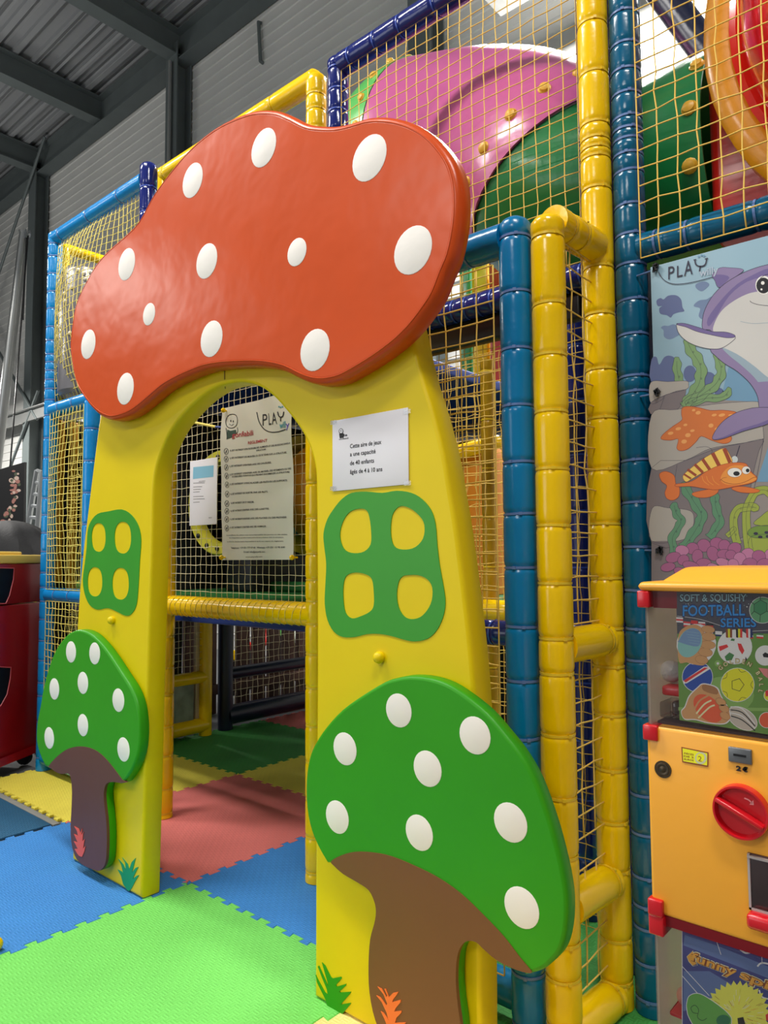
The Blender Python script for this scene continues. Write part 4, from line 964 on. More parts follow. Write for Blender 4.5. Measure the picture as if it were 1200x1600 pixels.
# round smiling emblem, wordmarks
B.line(k([(250, 215), (300, 230), (318, 290), (300, 360), (250, 390), (200, 370), (182, 300), (205, 235)]), 1.0, INK, 2, 4, True)
B.ell(*K(237, 300), .9, 1.6, INK, 2); B.ell(*K(266, 305), .9, 1.6, INK, 2); B.line(k([(222, 335), (248, 358), (272, 335)]), .6, INK, 2)
B.poly(k([(205, 410), (240, 425), (300, 410), (310, 470), (260, 510), (205, 535)]), IG, 1.5); B.line(k([(190, 390), (205, 470), (210, 530)]), .8, INK, 2); B.line(k([(315, 380), (322, 430), (300, 470)]), .8, INK, 2)
B.text('gonfiabili', *K(262, 508), *K(520, 478), 8.2, IR, 3, .012)
for ch, x0, y0, x1, y1 in (('P', 632, 360, 692, 352), ('L', 712, 350, 745, 346), ('A', 755, 345, 828, 336), ):
    B.text(ch, *K(x0, y0), *K(x1, y1), 19, INK, 2)
B.line(k([(848, 190), (860, 240), (885, 258), (915, 245), (930, 190)]), 2.0, INK, 2); B.line(k([(886, 255), (882, 310)]), 2.0, INK, 2, 0)
for x in (868, 890, 912): B.ell(*K(x, 135-abs(x-890)*.3), 1.2, 1.2, IT, 2)
B.text('will', *K(862, 398), *K(950, 385), 10, IT, 2, .02); B.text('y', *K(950, 392), *K(1000, 385), 10, IV, 2, .02)
B.line(k([(560, 190), (590, 310), (650, 400), (730, 438), (840, 436), (950, 408)]), 1.4, INK, 2)
B.text('REGLEMENT', *K(450, 592), *K(692, 560), 4.6, IR, 2, .015)
rules = [('IL EST INTERDIT D\'INTRODUIRE DES ALIMENTS ET DES BOISSONS DANS LA', 252, 684, 1000, 588, 'STRUCTURE.', 555, 680, 680, 662),
  ('IL EST INTERDIT DE MONTER OU DE SE TENIR SUR LA STRUCTURE.', 252, 778, 940, 703), ('IL EST INTERDIT D\'ENTRER AVEC DES CHAUSSURES.', 250, 880, 745, 828),
  ('IL EST INTERDIT D\'ENTRER AVEC DU MATERIEL, DES VETEMENTS OU DES', 250, 984, 990, 905, 'ACCESSOIRES POINTUS QUI PEUVENT ENDOMMAGER LA STRUCTURE.', 278, 1010, 972, 946),
  ('IL EST INTERDIT D\'ESCALADER LES FILETS OU LES SUPPORTS.', 248, 1104, 945, 1052), ('IL EST INTERDIT DE SORTIR PAR LES FILETS.', 248, 1226, 698, 1194)]
for r_ in rules:
    B.text(r_[0], *K(r_[1], r_[2]), *K(r_[3], r_[4]), 2.6, INK, 2, .02)
    if len(r_) > 5: B.text(r_[5], *K(r_[6], r_[7]), *K(r_[8], r_[9]), 2.4, INK, 2, .02)
def K2(x, y): return (330+x/8, 750+y/8)
for t, x0, y0, x1, y1 in (('IL EST INTERDIT DE S\'Y ASSOIR.', 248, 298, 552, 284), ('IL EST INTERDIT D\'ENTRER AVEC DES LUNETTES.', 245, 396, 720, 368), ('IL EST INTERDIT D\'ENTRER AVEC DES PLATRES OU DES PROTHESES.', 243, 500, 935, 474), ('IL EST INTERDIT D\'ENTRER AVEC DES ANIMAUX.', 240, 604, 702, 588)):
    B.text(t, *K2(x0, y0), *K2(x1, y1), 2.6, INK, 2, .02)
for t, x0, y0, x1, y1, h in (('La surveillance des enfants reste sous la responsabilité des parents ou des adultes', 185, 696, 940, 686, 1.7), ('accompagnateurs pendant toute la durée de leur présence dans la structure.', 222, 728, 900, 722, 1.7),
   ('La direction décline toute responsabilité en cas de non respect du règlement.', 190, 776, 902, 770, 1.7), ('Téléphone: +39 051 777 07 60   Whatsapp: +39 351 10 90 840', 240, 858, 920, 850, 2.6), ('E-mail: info@playwilly.com', 410, 908, 692, 906, 2.6), ('www.playwilly.com', 432, 968, 650, 964, 2.0)):
    B.text(t, *K2(x0, y0), *K2(x1, y1), h, INK if h != 2.0 else INKG, 2, .01)
for x, y in [K(208, 684), K(207, 780), K(206, 884), K(205, 990), K(203, 1100), K(202, 1215), K2(198, 294), K2(198, 390), K2(196, 490), K2(194, 600)]:
    B.line([(x+3.1*cos(a), y+4.6*sin(a)) for a in [2*pi*j/14 for j in range(14)]], .6, INK, 2, 2, True)
    B.line([(x-2, y+3), (x+2, y-3)], .5, INK, 2, 0); B.ell(x, y+.4, 1.0, 2.0, INKG, 1.6, 0, 10)
B.mb.build('print', B.mats, rb, recalc=False)
for x, y in ((349, 641), (346, 871), (456, 871), (456, 628)):
    c = PY(x, y, RBY-.012); m = MB(); m.ball(c, .011, 0, 12, 8); m.tube([c, c+Vector((0, .03, .0))], .004, 6); m.build('ball_tie', P_YEL, rb)
# small leaflet beside it
lf = thing('leaflet', 'small white leaflet with light blue header left of the rules banner', 'leaflet', PY(318, 819, 1.965))
a, b = PY(297, 721, 1.965), PY(338.5, 819, 1.965)
m = MB(); m.bbox((a.x, 1.965, b.z), (b.x, 1.9675, a.z), .0008); m.build('sheet', mat('leaflet_paper', (228, 226, 232), .4), lf)
F = Print(1.965); F.poly([(302, 730), (334, 727), (333.5, 745), (301.5, 748.5)], mat('leaflet_sky', (130, 190, 218), .5), 1)
for i, (x1, y) in enumerate(((320, 755), (316, 761), (314, 765), (312, 769), (318, 776), (320, 780), (312, 785))): F.line([(302, y), (x1, y-.6)], .7, INKG, 1, 0)
F.text('REGLEMENT', 311, 753.5, 321, 752.5, 2, INKG, 1); F.text('2021', 326, 810, 331, 809.6, 2, INKG, 1)
F.mb.build('print', F.mats, lf, recalc=False)

# ------------------------------------------------------------------ sea life banner on the right
SBY = 1.972
sb = thing('sea_banner', 'printed sea life banner with dolphin, starfish and fish tied to the petrol post', 'banner', PY(1025, 895, SBY))
a, b = PY(1016, 411, SBY), PY(1026, 930, SBY)
xl = a.x; xr = .34
m = MB(); m.bbox((xl, SBY, 1.08), (xr, SBY+.003, a.z-.012), .001); m.build('sheet', mat('sea_water', (136, 168, 184), .35, bump=.04, bscale=6, var=.05), sb)
D = Print(SBY, None, .00012)
def col(n_, c): return mat('sea_'+n_, c, .4)
def ZA(L): return zz(L, 960, 350, 5)
def ZB(L): return zz(L, 960, 600, 5)
OUT = col('outline', (48, 44, 66)); SIL = col('silhouette', (92, 104, 146)); SILF = col('far_silhouette', (112, 132, 166)); PUR = col('purple', (112, 98, 150)); PURL = col('lilac', (140, 124, 164)); BEL = col('belly', (206, 204, 200)); BELB = col('belly_blue', (150, 170, 184))
ROC = col('rock_dark', (124, 114, 116)); ROL = col('rock_light', (172, 166, 158)); ROM = col('rock_mid', (146, 138, 134)); WEED = col('weed', (122, 156, 104)); WEED2 = col('weed_deep', (92, 142, 106)); KELP = col('kelp', (156, 170, 68)); COR = col('coral', (164, 92, 134)); CORL = col('coral_light', (188, 120, 158))
STR = col('starfish', (214, 116, 48)); STRL = col('starfish_dot', (236, 164, 90)); FSH = col('fish', (222, 116, 44)); FSHL = col('fish_face', (238, 152, 60)); FIN = col('fin_yellow', (244, 206, 96)); FIND = col('fin_stripe', (160, 66, 30)); WAT2 = col('water_deep', (112, 154, 184)); WHI = col('white', (238, 236, 230)); BLK = col('black', (20, 18, 24))
# far silhouettes
D.shape(ZA([(340, 640), (330, 600), (360, 580), (385, 590), (420, 562), (480, 558), (520, 590), (530, 650), (545, 680), (500, 690), (460, 705), (440, 730), (410, 712), (360, 700), (352, 660), (375, 640)]), SIL, SIL, 1)
D.shape(ZA([(385, 830), (365, 810), (390, 795), (420, 798), (460, 785), (490, 800), (520, 850), (480, 880), (430, 900), (390, 880)]), SILF, SILF, 1)
D.shape(ZA([(640, 470), (700, 450), (740, 470), (720, 500), (680, 525), (640, 500)]), SILF, SILF, 1)
D.shape(ZA([(620, 640), (660, 600), (720, 590), (760, 570), (740, 640), (700, 740), (660, 720), (670, 660)]), SILF, SILF, 1)
D.poly(ZA([(290, 1060), (330, 1040), (350, 1100), (390, 1040), (440, 1030), (480, 1070), (490, 1240), (290, 1240)]), SIL, 1, 3)
D.ell(*ZA([(590, 1170)])[0], 10, 13, SIL, 1); D.ell(*ZA([(735, 1230)])[0], 13, 15, SIL, 1); D.ell(*ZA([(820, 1320)])[0], 7, 8, SIL, 1)
D.poly(ZA([(900, 1080), (1120, 1250), (1130, 1390), (900, 1400), (840, 1330)]), WAT2, 1)
# rocks
D.poly(ZB([(300, 100), (1130, 140), (1200, 300), (1700, 300), (1700, 1700), (300, 1700)]), ROM, 2)
D.shape(ZA([(284, 1238), (420, 1232), (560, 1226), (580, 1255), (560, 1292), (400, 1335), (372, 1372), (284, 1400)]), ROL, OUT, 3)
D.shape(ZA([(284, 1396), (390, 1340), (562, 1292), (520, 1400), (488, 1450), (284, 1486)]), ROC, OUT, 3.2, .5, 2)
D.line(ZA([(395, 1340), (345, 1480)]), .5, OUT, 3.8, 0)
D.shape(ZB([(290, 242), (480, 200), (760, 160), (960, 142), (1132, 142), (1145, 210), (1166, 400), (1150, 432), (1000, 462), (750, 505), (560, 594), (290, 658)]), ROL, OUT, 4)
D.shape(ZB([(290, 656), (560, 596), (770, 512), (1000, 464), (1164, 432), (1130, 520), (1085, 700), (1050, 900), (1000, 1200), (700, 1230), (290, 1240)]), ROC, OUT, 3.6, .5, 3)
D.poly(ZB([(1180, 560), (1260, 300), (1700, 300), (1700, 760), (1110, 765)]), WAT2, 3.8, 0)
D.line(ZB([(1166, 430), (1105, 760), (1000, 1150)]), .6, OUT, 4.5); D.line(ZB([(490, 630), (470, 760)]), .5, OUT, 4.5, 0); D.line(ZB([(980, 480), (945, 590)]), 1.4, OUT, 4.5, 0)
D.line(ZB([(640, 498), (720, 490), (765, 520), (740, 560), (660, 590)]), .5, OUT, 4.6)
D.shape(ZB([(295, 972), (420, 968), (590, 990), (622, 1060), (600, 1150), (540, 1215), (290, 1226)]), ROL, OUT, 4)
D.poly(ZB([(290, 1228), (1700, 1210), (1700, 1800), (290, 1800)]), ROC, 4.1)
# weed ribbons
def ribbon(pts, w, m_, layer, wav=.22, seed=0):
    P = [Vector((p[0], p[1])) for p in smooth(pts, 8, False)]; rr = random.Random(seed); L1 = []; L2 = []
    for i, p in enumerate(P):
        d = (P[min(i+1, len(P)-1)]-P[max(i-1, 0)]).normalized(); n_ = Vector((-d.y, d.x)); f = min(1, (len(P)-i)/5)**.6
        L1.append(p+n_*w/2*f*(1+wav*sin(i*.9+seed))); L2.append(p-n_*w/2*f*(1+wav*sin(i*.9+seed+2.2)))
    D.shape(L1+L2[::-1], m_, OUT, layer, .5, 2); D.line(P[2:-3], .4, OUT, layer+.8, 0)
    for j in range(4, len(P)-6, 7): D.ell(P[j].x+1.5, P[j].y, 1.1, 1.5, OUT, layer+.8); D.ell(P[j].x+1.5, P[j].y, .7, 1.0, m_, layer+.9)
ribbon(ZA([(550, 1430), (600, 1350), (665, 1240), (672, 1110), (610, 1000), (560, 900)]), 17, WEED, 5, .2, 1)
ribbon(ZA([(530, 1425), (690, 1330), (800, 1240), (835, 1130), (790, 1010)]), 15, WEED, 5.1, .2, 2)
ribbon(ZA([(560, 1415), (700, 1365), (850, 1350), (905, 1280)]), 12, WEED, 5.2, .15, 3)
ribbon(ZA([(510, 1232), (490, 1140), (490, 1040)]), 13, WEED, 2.4, .15, 4)
ribbon(ZB([(470, 1330), (455, 1200), (520, 1080), (480, 1000), (465, 925)]), 13, WEED2, 5.3, .18, 5)
ribbon(ZB([(540, 1280), (630, 1150), (682, 1030), (610, 900), (530, 770)]), 16, WEED2, 5.5, .18, 6)
ribbon(ZB([(740, 1200), (820, 1080), (790, 950), (790, 850)]), 14, WEED2, 5.4, .18, 7)
ribbon(ZB([(960, 1250), (930, 1090), (960, 985), (1060, 960), (1130, 975)]), 13, KELP, 5.6, .05, 8)
ribbon(ZB([(1050, 1300), (1030, 1020), (1090, 860), (1180, 830), (1260, 900)]), 13, KELP, 5.7, .05, 9)
ribbon(ZB([(880, 1190), (920, 1150), (945, 1120)]), 8, KELP, 5.5, .05, 10)
D.shape(ZB([(1100, 1100), (1150, 1030), (1230, 980), (1330, 1010), (1400, 1100)]), KELP, OUT, 5.9)
D.shape(ZB([(1070, 1190), (1300, 1190), (1290, 1320), (1080, 1320)]), KELP, OUT, 6)
D.shape(ZB([(1040, 1160), (1080, 1120), (1160, 1105), (1260, 1110), (1320, 1160), (1270, 1195), (1160, 1205), (1070, 1195)]), col('sponge', (116, 148, 60)), OUT, 6.3)
for x, y in ((1105, 1168), (1140, 1195), (1190, 1160), (1200, 1190)): D.ell(*ZB([(x, y)])[0], 3.6, 2.2, OUT, 6.8)
# coral
rr = random.Random(11)
for x, y, rx, ry in ((800, 1245, 55, 48), (700, 1262, 55, 52), (610, 1285, 52, 48), (860, 1262, 48, 48), (530, 1300, 55, 42), (940, 1285, 55, 48), (1040, 1330, 55, 48), (1130, 1345, 55, 48), (1230, 1340, 60, 50), (650, 1345, 45, 55), (770, 1325, 48, 60), (860, 1330, 60, 40), (460, 1355, 62, 42), (540, 1375, 48, 42), (980, 1365, 50, 52), (910, 1335, 45, 40), (700, 1400, 60, 40), (1060, 1405, 60, 48), (930, 1405, 45, 40), (850, 1395, 60, 35), (1170, 1410, 60, 48), (420, 1430, 60, 36), (600, 1420, 70, 36), (1260, 1420, 60, 48), (780, 1440, 60, 36), (990, 1450, 60, 36), (520, 1470, 60, 36), (680, 1480, 60, 36), (880, 1480, 60, 36), (1100, 1480, 60, 40)):
    px, py = ZB([(x, y)])[0]; ly = 7+(y-1240)*.012+rx*.0003
    a_ = rr.uniform(-.5, .5)
    D.ell(px, py, rx/5, ry/5, OUT, ly, a_); D.ell(px, py, rx/5-.55, ry/5-.55, COR if rr.random() < .7 else CORL, ly+.05, a_)
# starfish
D.shape(ZB([(530, 190), (575, 175), (660, 185), (750, 207), (850, 205), (962, 226), (900, 290), (840, 345), (830, 380), (912, 410), (905, 450), (850, 466), (760, 440), (680, 408), (640, 450), (580, 505), (520, 522), (488, 500), (500, 430), (440, 440), (366, 430), (385, 390), (460, 330), (528, 282), (525, 240)]), STR, FIND, 6, .8, 3)
for x, y, rx, ry in ((440, 385, 22, 12), (500, 350, 22, 12), (555, 320, 16, 10), (575, 400, 22, 16), (610, 365, 18, 10), (545, 450, 22, 16), (655, 225, 20, 14), (620, 205, 14, 9), (780, 243, 20, 10), (840, 243, 26, 12), (910, 243, 20, 8), (755, 325, 20, 16), (800, 352, 16, 12)): D.ell(*ZB([(x, y)])[0], rx/5, ry/5, STRL, 6.8, -.2)
# dolphin
D.shape(ZA([(765, 398), (822, 345), (900, 342), (1010, 360), (920, 430), (820, 497), (785, 440)]), PURL, OUT, 8)
D.poly(ZA([(770, 410), (830, 395), (900, 420), (820, 495), (790, 450)]), PUR, 8.4, 3)
body = [(1320, 290), (1200, 318), (1100, 345), (980, 395), (860, 470), (770, 560), (712, 660), (690, 740), (692, 820), (760, 840), (750, 978), (790, 1030), (860, 1090), (960, 1152), (1060, 1245), (1118, 1345), (1135, 1445), (1180, 1470), (1260, 1400), (1420, 1200), (1560, 900), (1620, 600), (1520, 380)]
D.shape(ZA(body), PURL, OUT, 9, .8, 4)
D.poly(ZA([(776, 850), (782, 780), (830, 690), (900, 625), (1000, 565), (1100, 532), (1250, 525), (1400, 620), (1480, 820), (1420, 1040), (1320, 1230), (1200, 1200), (1090, 1110), (960, 1020), (850, 970)]), BEL, 9.8, 4)
D.poly(ZA([(845, 968), (960, 1018), (1090, 1108), (1200, 1198), (1300, 1235), (1240, 1400), (1195, 1440), (1160, 1300), (1090, 1195), (980, 1095), (900, 1030)]), BELB, 9.9, 4)
D.poly(ZA([(830, 600), (960, 470), (1100, 390), (1200, 350), (1200, 400), (1040, 450), (900, 560), (800, 720), (740, 800), (730, 740)]), PUR, 9.6, 3)
D.ell(*ZA([(1168, 478)])[0], 13, 14.5, WHI, 10.4); D.ell(*ZA([(1165, 482)])[0], 11, 12.4, BLK, 10.6); D.ell(*ZA([(1160, 462)])[0], 2.8, 2.8, WHI, 10.8); D.ell(*ZA([(1150, 512)])[0], 1.6, 1.6, WHI, 10.8)
D.line(ZA([(1140, 425), (1180, 400), (1230, 390)]), .8, OUT, 10.8); D.line(ZA([(1060, 600), (1075, 615), (1130, 632), (1210, 640)]), .8, OUT, 10.8); D.line(ZA([(985, 762), (1080, 778), (1210, 772)]), .7, BELB, 10.8)
D.shape(ZA([(486, 790), (505, 778), (580, 798), (700, 828), (850, 856), (942, 880), (925, 915), (840, 970), (750, 976), (650, 955), (565, 915), (505, 855)]), BEL, OUT, 11, .7)
D.shape(ZA([(488, 786), (540, 776), (650, 806), (760, 840), (870, 845), (936, 866), (940, 885), (880, 890), (780, 872), (650, 842), (560, 806)]), PUR, OUT, 11.8, .6)
D.poly(ZB([(1060, -10), (1110, 60), (1135, 150), (1130, 200), (1240, 240), (1260, 100), (1200, -20)]), PURL, 10.2, 0)
D.shape(ZB([(770, 432), (785, 375), (850, 292), (950, 226), (1060, 192), (1135, 184), (1230, 190), (1290, 250), (1200, 310), (1120, 338), (1000, 372), (850, 428)]), PURL, OUT, 11, .7)
D.poly(ZB([(775, 434), (850, 415), (1000, 350), (1130, 310), (1230, 270), (1200, 310), (1120, 336), (1000, 370), (850, 426)]), PUR, 11.8, 2)
# orange fish
D.shape(ZB([(480, 780), (470, 720), (430, 690), (385, 684), (352, 708), (370, 760), (410, 795), (395, 850), (412, 895), (460, 908), (505, 875), (508, 810)]), FSH, FIND, 8, .7)
D.shape(ZB([(535, 720), (590, 665), (690, 588), (770, 540), (860, 502), (905, 560), (918, 615), (820, 650), (700, 690), (610, 740), (560, 765)]), FIN, FIND, 8.2, .6, 3)
for a_, b_, w in (((858, 505), (905, 615), 6), ((768, 540), (820, 640), 6), ((690, 588), (745, 668), 5), ((628, 628), (692, 692), 4.5), ((572, 668), (640, 716), 4), ((545, 705), (600, 740), 3)): D.line(ZB([a_, b_]), w, FIND, 8.9, 0)
D.shape(ZB([(606, 858), (660, 838), (800, 815), (805, 850), (740, 884), (650, 886)]), FSH, FIND, 8, .6); D.shape(ZB([(915, 815), (1000, 800), (1132, 828), (1100, 850), (985, 846)]), FSH, FIND, 8, .6)
D.shape(ZB([(482, 782), (580, 768), (640, 740), (700, 695), (790, 648), (880, 622), (965, 614), (1030, 624), (1055, 668), (1085, 702), (1114, 728), (1106, 756), (1050, 780), (950, 800), (800, 826), (700, 816), (600, 800), (490, 802)]), FSH, FIND, 9, .7, 4)
D.poly(ZB([(830, 740), (860, 680), (920, 640), (1010, 640), (1060, 690), (1108, 730), (1100, 752), (1040, 776), (940, 790), (860, 780)]), FSHL, 9.8, 4)
for x in (700, 735, 780): D.line(ZB([(x-15, 720), (x, 760), (x+40, 790)]), .9, FSHL, 9.9)
for x, y, rx, ry, qx, qy in ((940, 692, 55, 36, 955, 700), (1030, 674, 32, 30, 1042, 676)):
    D.ell(*ZB([(x, y)])[0], rx/5+.5, ry/5+.5, FIND, 10); D.ell(*ZB([(x, y)])[0], rx/5, ry/5, WHI, 10.2); D.ell(*ZB([(qx, qy)])[0], rx/11, ry/10, BLK, 10.4)
D.line(ZB([(832, 745), (870, 770), (940, 782), (1020, 766), (1085, 732), (1112, 730)]), .7, FIND, 10.4); D.line(ZB([(825, 755), (850, 735), (880, 730)]), .5, FIND, 10.4)
for x, y in ((705, 1060), (935, 590), (470, 540), (540, 620)):
    pass
for x, y, r in ((940, 590, 5), (706, 1060, 3)): D.ell(*ZB([(x, y)])[0], r, r*1.1, mat('sea_bubble', (206, 216, 216), .4), 5.4)
# wordmark
for ch, x0, y0, x1, y1, h in (('P', 422, 435, 470, 425, 21), ('L', 490, 418, 535, 408, 19), ('A', 545, 408, 612, 392, 24)): D.text(ch, *ZA([(x0, y0)])[0], *ZA([(x1, y1)])[0], h, OUT, 12)
D.line(ZA([(630, 285), (640, 320), (675, 332), (710, 318), (722, 275)]), 2.0, OUT, 12); D.line(ZA([(672, 330), (665, 372)]), 2.0, OUT, 12, 0); D.line(ZA([(620, 283), (640, 278)]), 1.6, OUT, 12, 0); D.line(ZA([(708, 275), (732, 268)]), 1.6, OUT, 12, 0)
D.text('willy', *ZA([(665, 412)])[0], *ZA([(812, 385)])[0], 12, mat('sea_word', (176, 190, 206), .4), 12.2, .02)
for x, y in ((660, 255), (682, 245), (702, 250)): D.ell(*ZA([(x, y)])[0], 1.6, 1.6, WAT2, 12)
D.line(ZA([(345, 375), (380, 430), (440, 465), (520, 470), (640, 450), (770, 415)]), 1.1, OUT, 12)
D.mb.build('print', D.mats, sb, recalc=False)
for x, y in ((1024, 418), (1027, 613), (1030, 861)):
    c = PY(x, y, SBY-.006); m = MB()
    for j in range(5): m.tube([c+Vector((random.uniform(-.008, .008), 0, random.uniform(-.012, .012))) for _ in range(3)], .004, 6)
    m.build('lashing', BLACK, sb); m = MB(); m.tube([c, c+Vector((-.022, .022, .002)), Vector((B2X+.030, B2Y-.037, c.z+.003))], .0028, 6); m.build('strap', T_BLU, sb)
ADDED_LAMPS = [(-6.2, 0, 5.8, 150, 60), (-3.2, .1, 5.8, 150, 40), (.6, -.3, 5.8, 150, 40), (-4.5, -4.5, 5.6, 120, 40), (0, -4.5, 5.6, 130, 30), (-11.5, 1.0, 5.8, 140, 80), (-12.6, -4.0, 6.6, 200, 40), (-2.5, 5.2, 6.2, 520, 40), (2.0, 4.6, 5.6, 220, 20), (-14.5, 3.8, 4.6, 420, 40)]  # added lamps out of view, some placed for cap glare and wall brightness
GLARE_LIGHTS = [(-7.5, -8.8, 2.4, 6.0, 4.0, 190, (-2, 2, 1.6))]  # added light for soft glare on the cap, no opening behind it
# ------------------------------------------------------------------ capsule vending machines
MYF = 1.10
M_YEL = mat('abs_amber', (250, 174, 52), .32, bump=.03, bscale=60); M_RED = mat('abs_red', (204, 14, 28), .25, coat=.4); M_DRD = mat('abs_dark_red', (140, 10, 24), .3); CLEAR = mat_mix('clear_plastic', (252, 251, 250), .05, .0, .8)
M_GRY = mat('coin_plate', (120, 122, 124), .35, .6); FROST = mat_mix('frosted_side', (236, 230, 226), .3, .02, .6)
_n = FROST.node_tree; _d = _n.nodes.new('ShaderNodeBsdfDiffuse'); _d.inputs[0].default_value = lin((176, 166, 156)); _t = _n.nodes.new('ShaderNodeBsdfTranslucent'); _t.inputs[0].default_value = lin((160, 150, 140)); _g = _n.nodes.new('ShaderNodeAddShader'); _n.links.new(_d.outputs[0], _g.inputs[0]); _n.links.new(_t.outputs[0], _g.inputs[1]); _m = _n.nodes.new('ShaderNodeMixShader'); _m.inputs[0].default_value = .42
_o = _n.nodes['Material Output']; _l = _o.inputs[0].links[0].from_socket; _n.links.new(_l, _m.inputs[1]); _n.links.new(_g.outputs[0], _m.inputs[2]); _n.links.new(_m.outputs[0], _o.inputs[0])
CLR2 = mat_mix('clear_plastic_box', (240, 234, 234), .08, .04, .8)
def px(x, y, Y=MYF): return PY(x, y, Y)
ML = px(1010, 1150).x; MW = .35; MR = ML+MW; MD = .36
z_lid = px(1003, 923).z; z_bt = px(1015, 1133).z; z_bb = px(1017, 1425).z
CY = MYF+MD/2
vm = thing('capsule_machine', 'amber capsule machine with football poster, red dial and lid on top', 'vending machine', (ML+MW/2, CY, z_bb))
def P2(x, y): return px(x, y)
m = MB(); m.bbox((ML, MYF, z_bb), (MR, MYF+MD, z_bt), .006); m.build('body', M_YEL, vm)
zl2 = px(1003, 909).z
m = MB(); m.bbox((ML-.006, MYF-.006, z_lid), (MR+.006, MYF+MD+.006, zl2), .008)
a = .03; zt_ = zl2+.022
vs = [(ML+.012, MYF+.03, zl2-.002), (MR-.012, MYF+.03, zl2-.002), (MR-.012, MYF+MD-.03, zl2-.002), (ML+.012, MYF+MD-.03, zl2-.002), (ML+.04, MYF+.07, zt_), (MR-.04, MYF+.07, zt_), (MR-.04, MYF+MD-.07, zt_), (ML+.04, MYF+MD-.07, zt_)]
bm = bmesh.new(); bv = [bm.verts.new(v) for v in vs]
for f in ((0,3,2,1), (4,5,6,7), (0,1,5,4), (1,2,6,5), (2,3,7,6), (3,0,4,7)): bm.faces.new([bv[i] for i in f])
bmesh.ops.bevel(bm, geom=list(bm.edges), offset=.008, segments=3, profile=.5, affect='EDGES'); m.from_bm(bm)
m.build('lid', M_YEL, vm)
# clear display box
def clearbox(parent, z0, z1, yf=MYF):
    m = MB(); t = .003
    m.box((ML+.003, yf+.002, z0), (MR-.003, yf+.002+t, z1)); m.box((MR-.003-t, yf+.002+t, z0), (MR-.003, yf+MD-.01, z1))
    m.build('clear_case', CLEAR, parent)
    m = MB(); m.box((ML+.003, yf+.006, z0), (ML+.003+t, yf+MD-.01, z1)); m.build('case_side', FROST, parent)
    m = MB(); m.box((ML+.01, yf+MD-.02, z0), (MR-.01, yf+MD-.012, z1)); m.build('case_back', mat('case_back', (206, 196, 190), .5), parent)
    m = MB(); m.box((ML+.01, yf+.02, z0-.001), (MR-.01, yf+MD-.02, z0+.004)); m.build('case_floor', mat('case_floor', (70, 52, 58), .5), parent)
clearbox(vm, z_bt, z_lid)
def corner(parent, x0, z0, z1, w=.0185, y=MYF):
    m = MB(); m.bbox((x0, y-.005, z0), (x0+w, y+.03, z1), .0025); m.build('corner_cap', M_RED, parent)
corner(vm, ML-.007, px(1003, 949).z, z_lid); corner(vm, MR-.0115, px(1003, 949).z, z_lid)
corner(vm, ML-.004, px(1008, 1155).z, px(1008, 1131).z, .022); corner(vm, MR-.018, px(1008, 1155).z, px(1008, 1131).z, .022)
m = MB(); m.box((ML+.012, MYF+.012, z_lid-.026), (MR-.012, MYF+.03, z_lid)); m.build('top_rail', M_DRD, vm)
c = px(1049, 1049, MYF+.06); r = 17*(c-EYE).dot(fw)/FOC
m = MB(); m.ball(c, r, 0, 20, 14); 
o = m.build('prize_ball', mat('prize_ball', (206, 204, 204), .35, bump=.5, bscale=60), None); tag(o, 'white squishy prize ball on the red shelf inside the machine', 'ball')
a, b = px(1033, 1067, MYF+.03), px(1075, 1091, MYF+.03); m = MB(); m.bbox((a.x, MYF+.03, b.z), (b.x+.03, MYF+.13, c.z-r-.001), .004); m.build('prize_shelf', M_RED, vm)
for x0, x1 in ((1030, 1047), (1049, 1062)):
    a, b = px(x0, 1096, MYF+.04), px(x1, 1130, MYF+.04); m = MB(); m.bbox((a.x, MYF+.04, z_bt+.005), (b.x, MYF+.09, a.z), .003); m.build('prize_tray', CLR2, vm)
# football poster behind the clear front
W = Print(MYF+.012, None, .00012)
def pc(n_, c): return mat('poster_'+n_, [min(250, v*1.2+6) for v in c], .35)
def Z8(L): return zz(L, 1000, 900, 6)
def z8(x, y): return (1000+x/6, 900+y/6)
CRW = pc('crowd', (66, 66, 76)); PIT = pc('pitch', (92, 132, 58)); PIT2 = pc('pitch_light', (120, 158, 84)); SKN = pc('skin', (186, 140, 92)); SKD = pc('skin_shade', (150, 104, 66)); WH = pc('white', (228, 222, 216)); NB = pc('navy', (26, 40, 92)); BL = pc('blue', (44, 130, 200)); BLD = pc('deep_blue', (30, 66, 150)); RD = pc('red', (196, 44, 44)); YE = pc('yellow', (222, 200, 30)); BK = pc('black', (26, 26, 28)); GB = pc('grey_blue', (128, 164, 176)); GR = pc('green', (60, 116, 62)); TEA = pc('teal', (120, 172, 168)); ORR = pc('orange', (206, 84, 50)); CRM = pc('cream', (224, 206, 160)); BRW = pc('brown', (120, 60, 30))
W.poly(Z8([(345, 150), (1900, 165), (1900, 560), (350, 560)]), CRW, 1); W.poly(Z8([(350, 540), (1900, 540), (1900, 1600), (370, 1350)]), PIT, 1.3)
W.poly(Z8([(360, 1230), (1900, 1240), (1900, 1270), (360, 1260)]), PIT2, 1.6); W.ell(*z8(800, 1120), 45, 30, PIT2, 1.5)
rr = random.Random(2)
for i in range(70): W.ell(*z8(rr.uniform(350, 1150), rr.uniform(170, 480)), rr.uniform(.4, 1.1), rr.uniform(.4, 1.1), rr.choice((GB, INKG, WH, BK)), 1.2, 0, 6)
for t, x0, y0, x1, y1, h, c_, e in (('SOFT & SQUISHY', 375, 238, 1000, 238, 11.5, GB, BK), ('FOOTBALL', 402, 374, 985, 368, 17, BL, NB), ('SERIES', 756, 478, 1090, 476, 14, BL, NB)):
    W.text(t, *z8(x0-6, y0+4), *z8(x1+8, y1+4), h+1.6, e, 3, .05); W.text(t, *z8(x0, y0), *z8(x1, y1), h, c_, 4, .015)
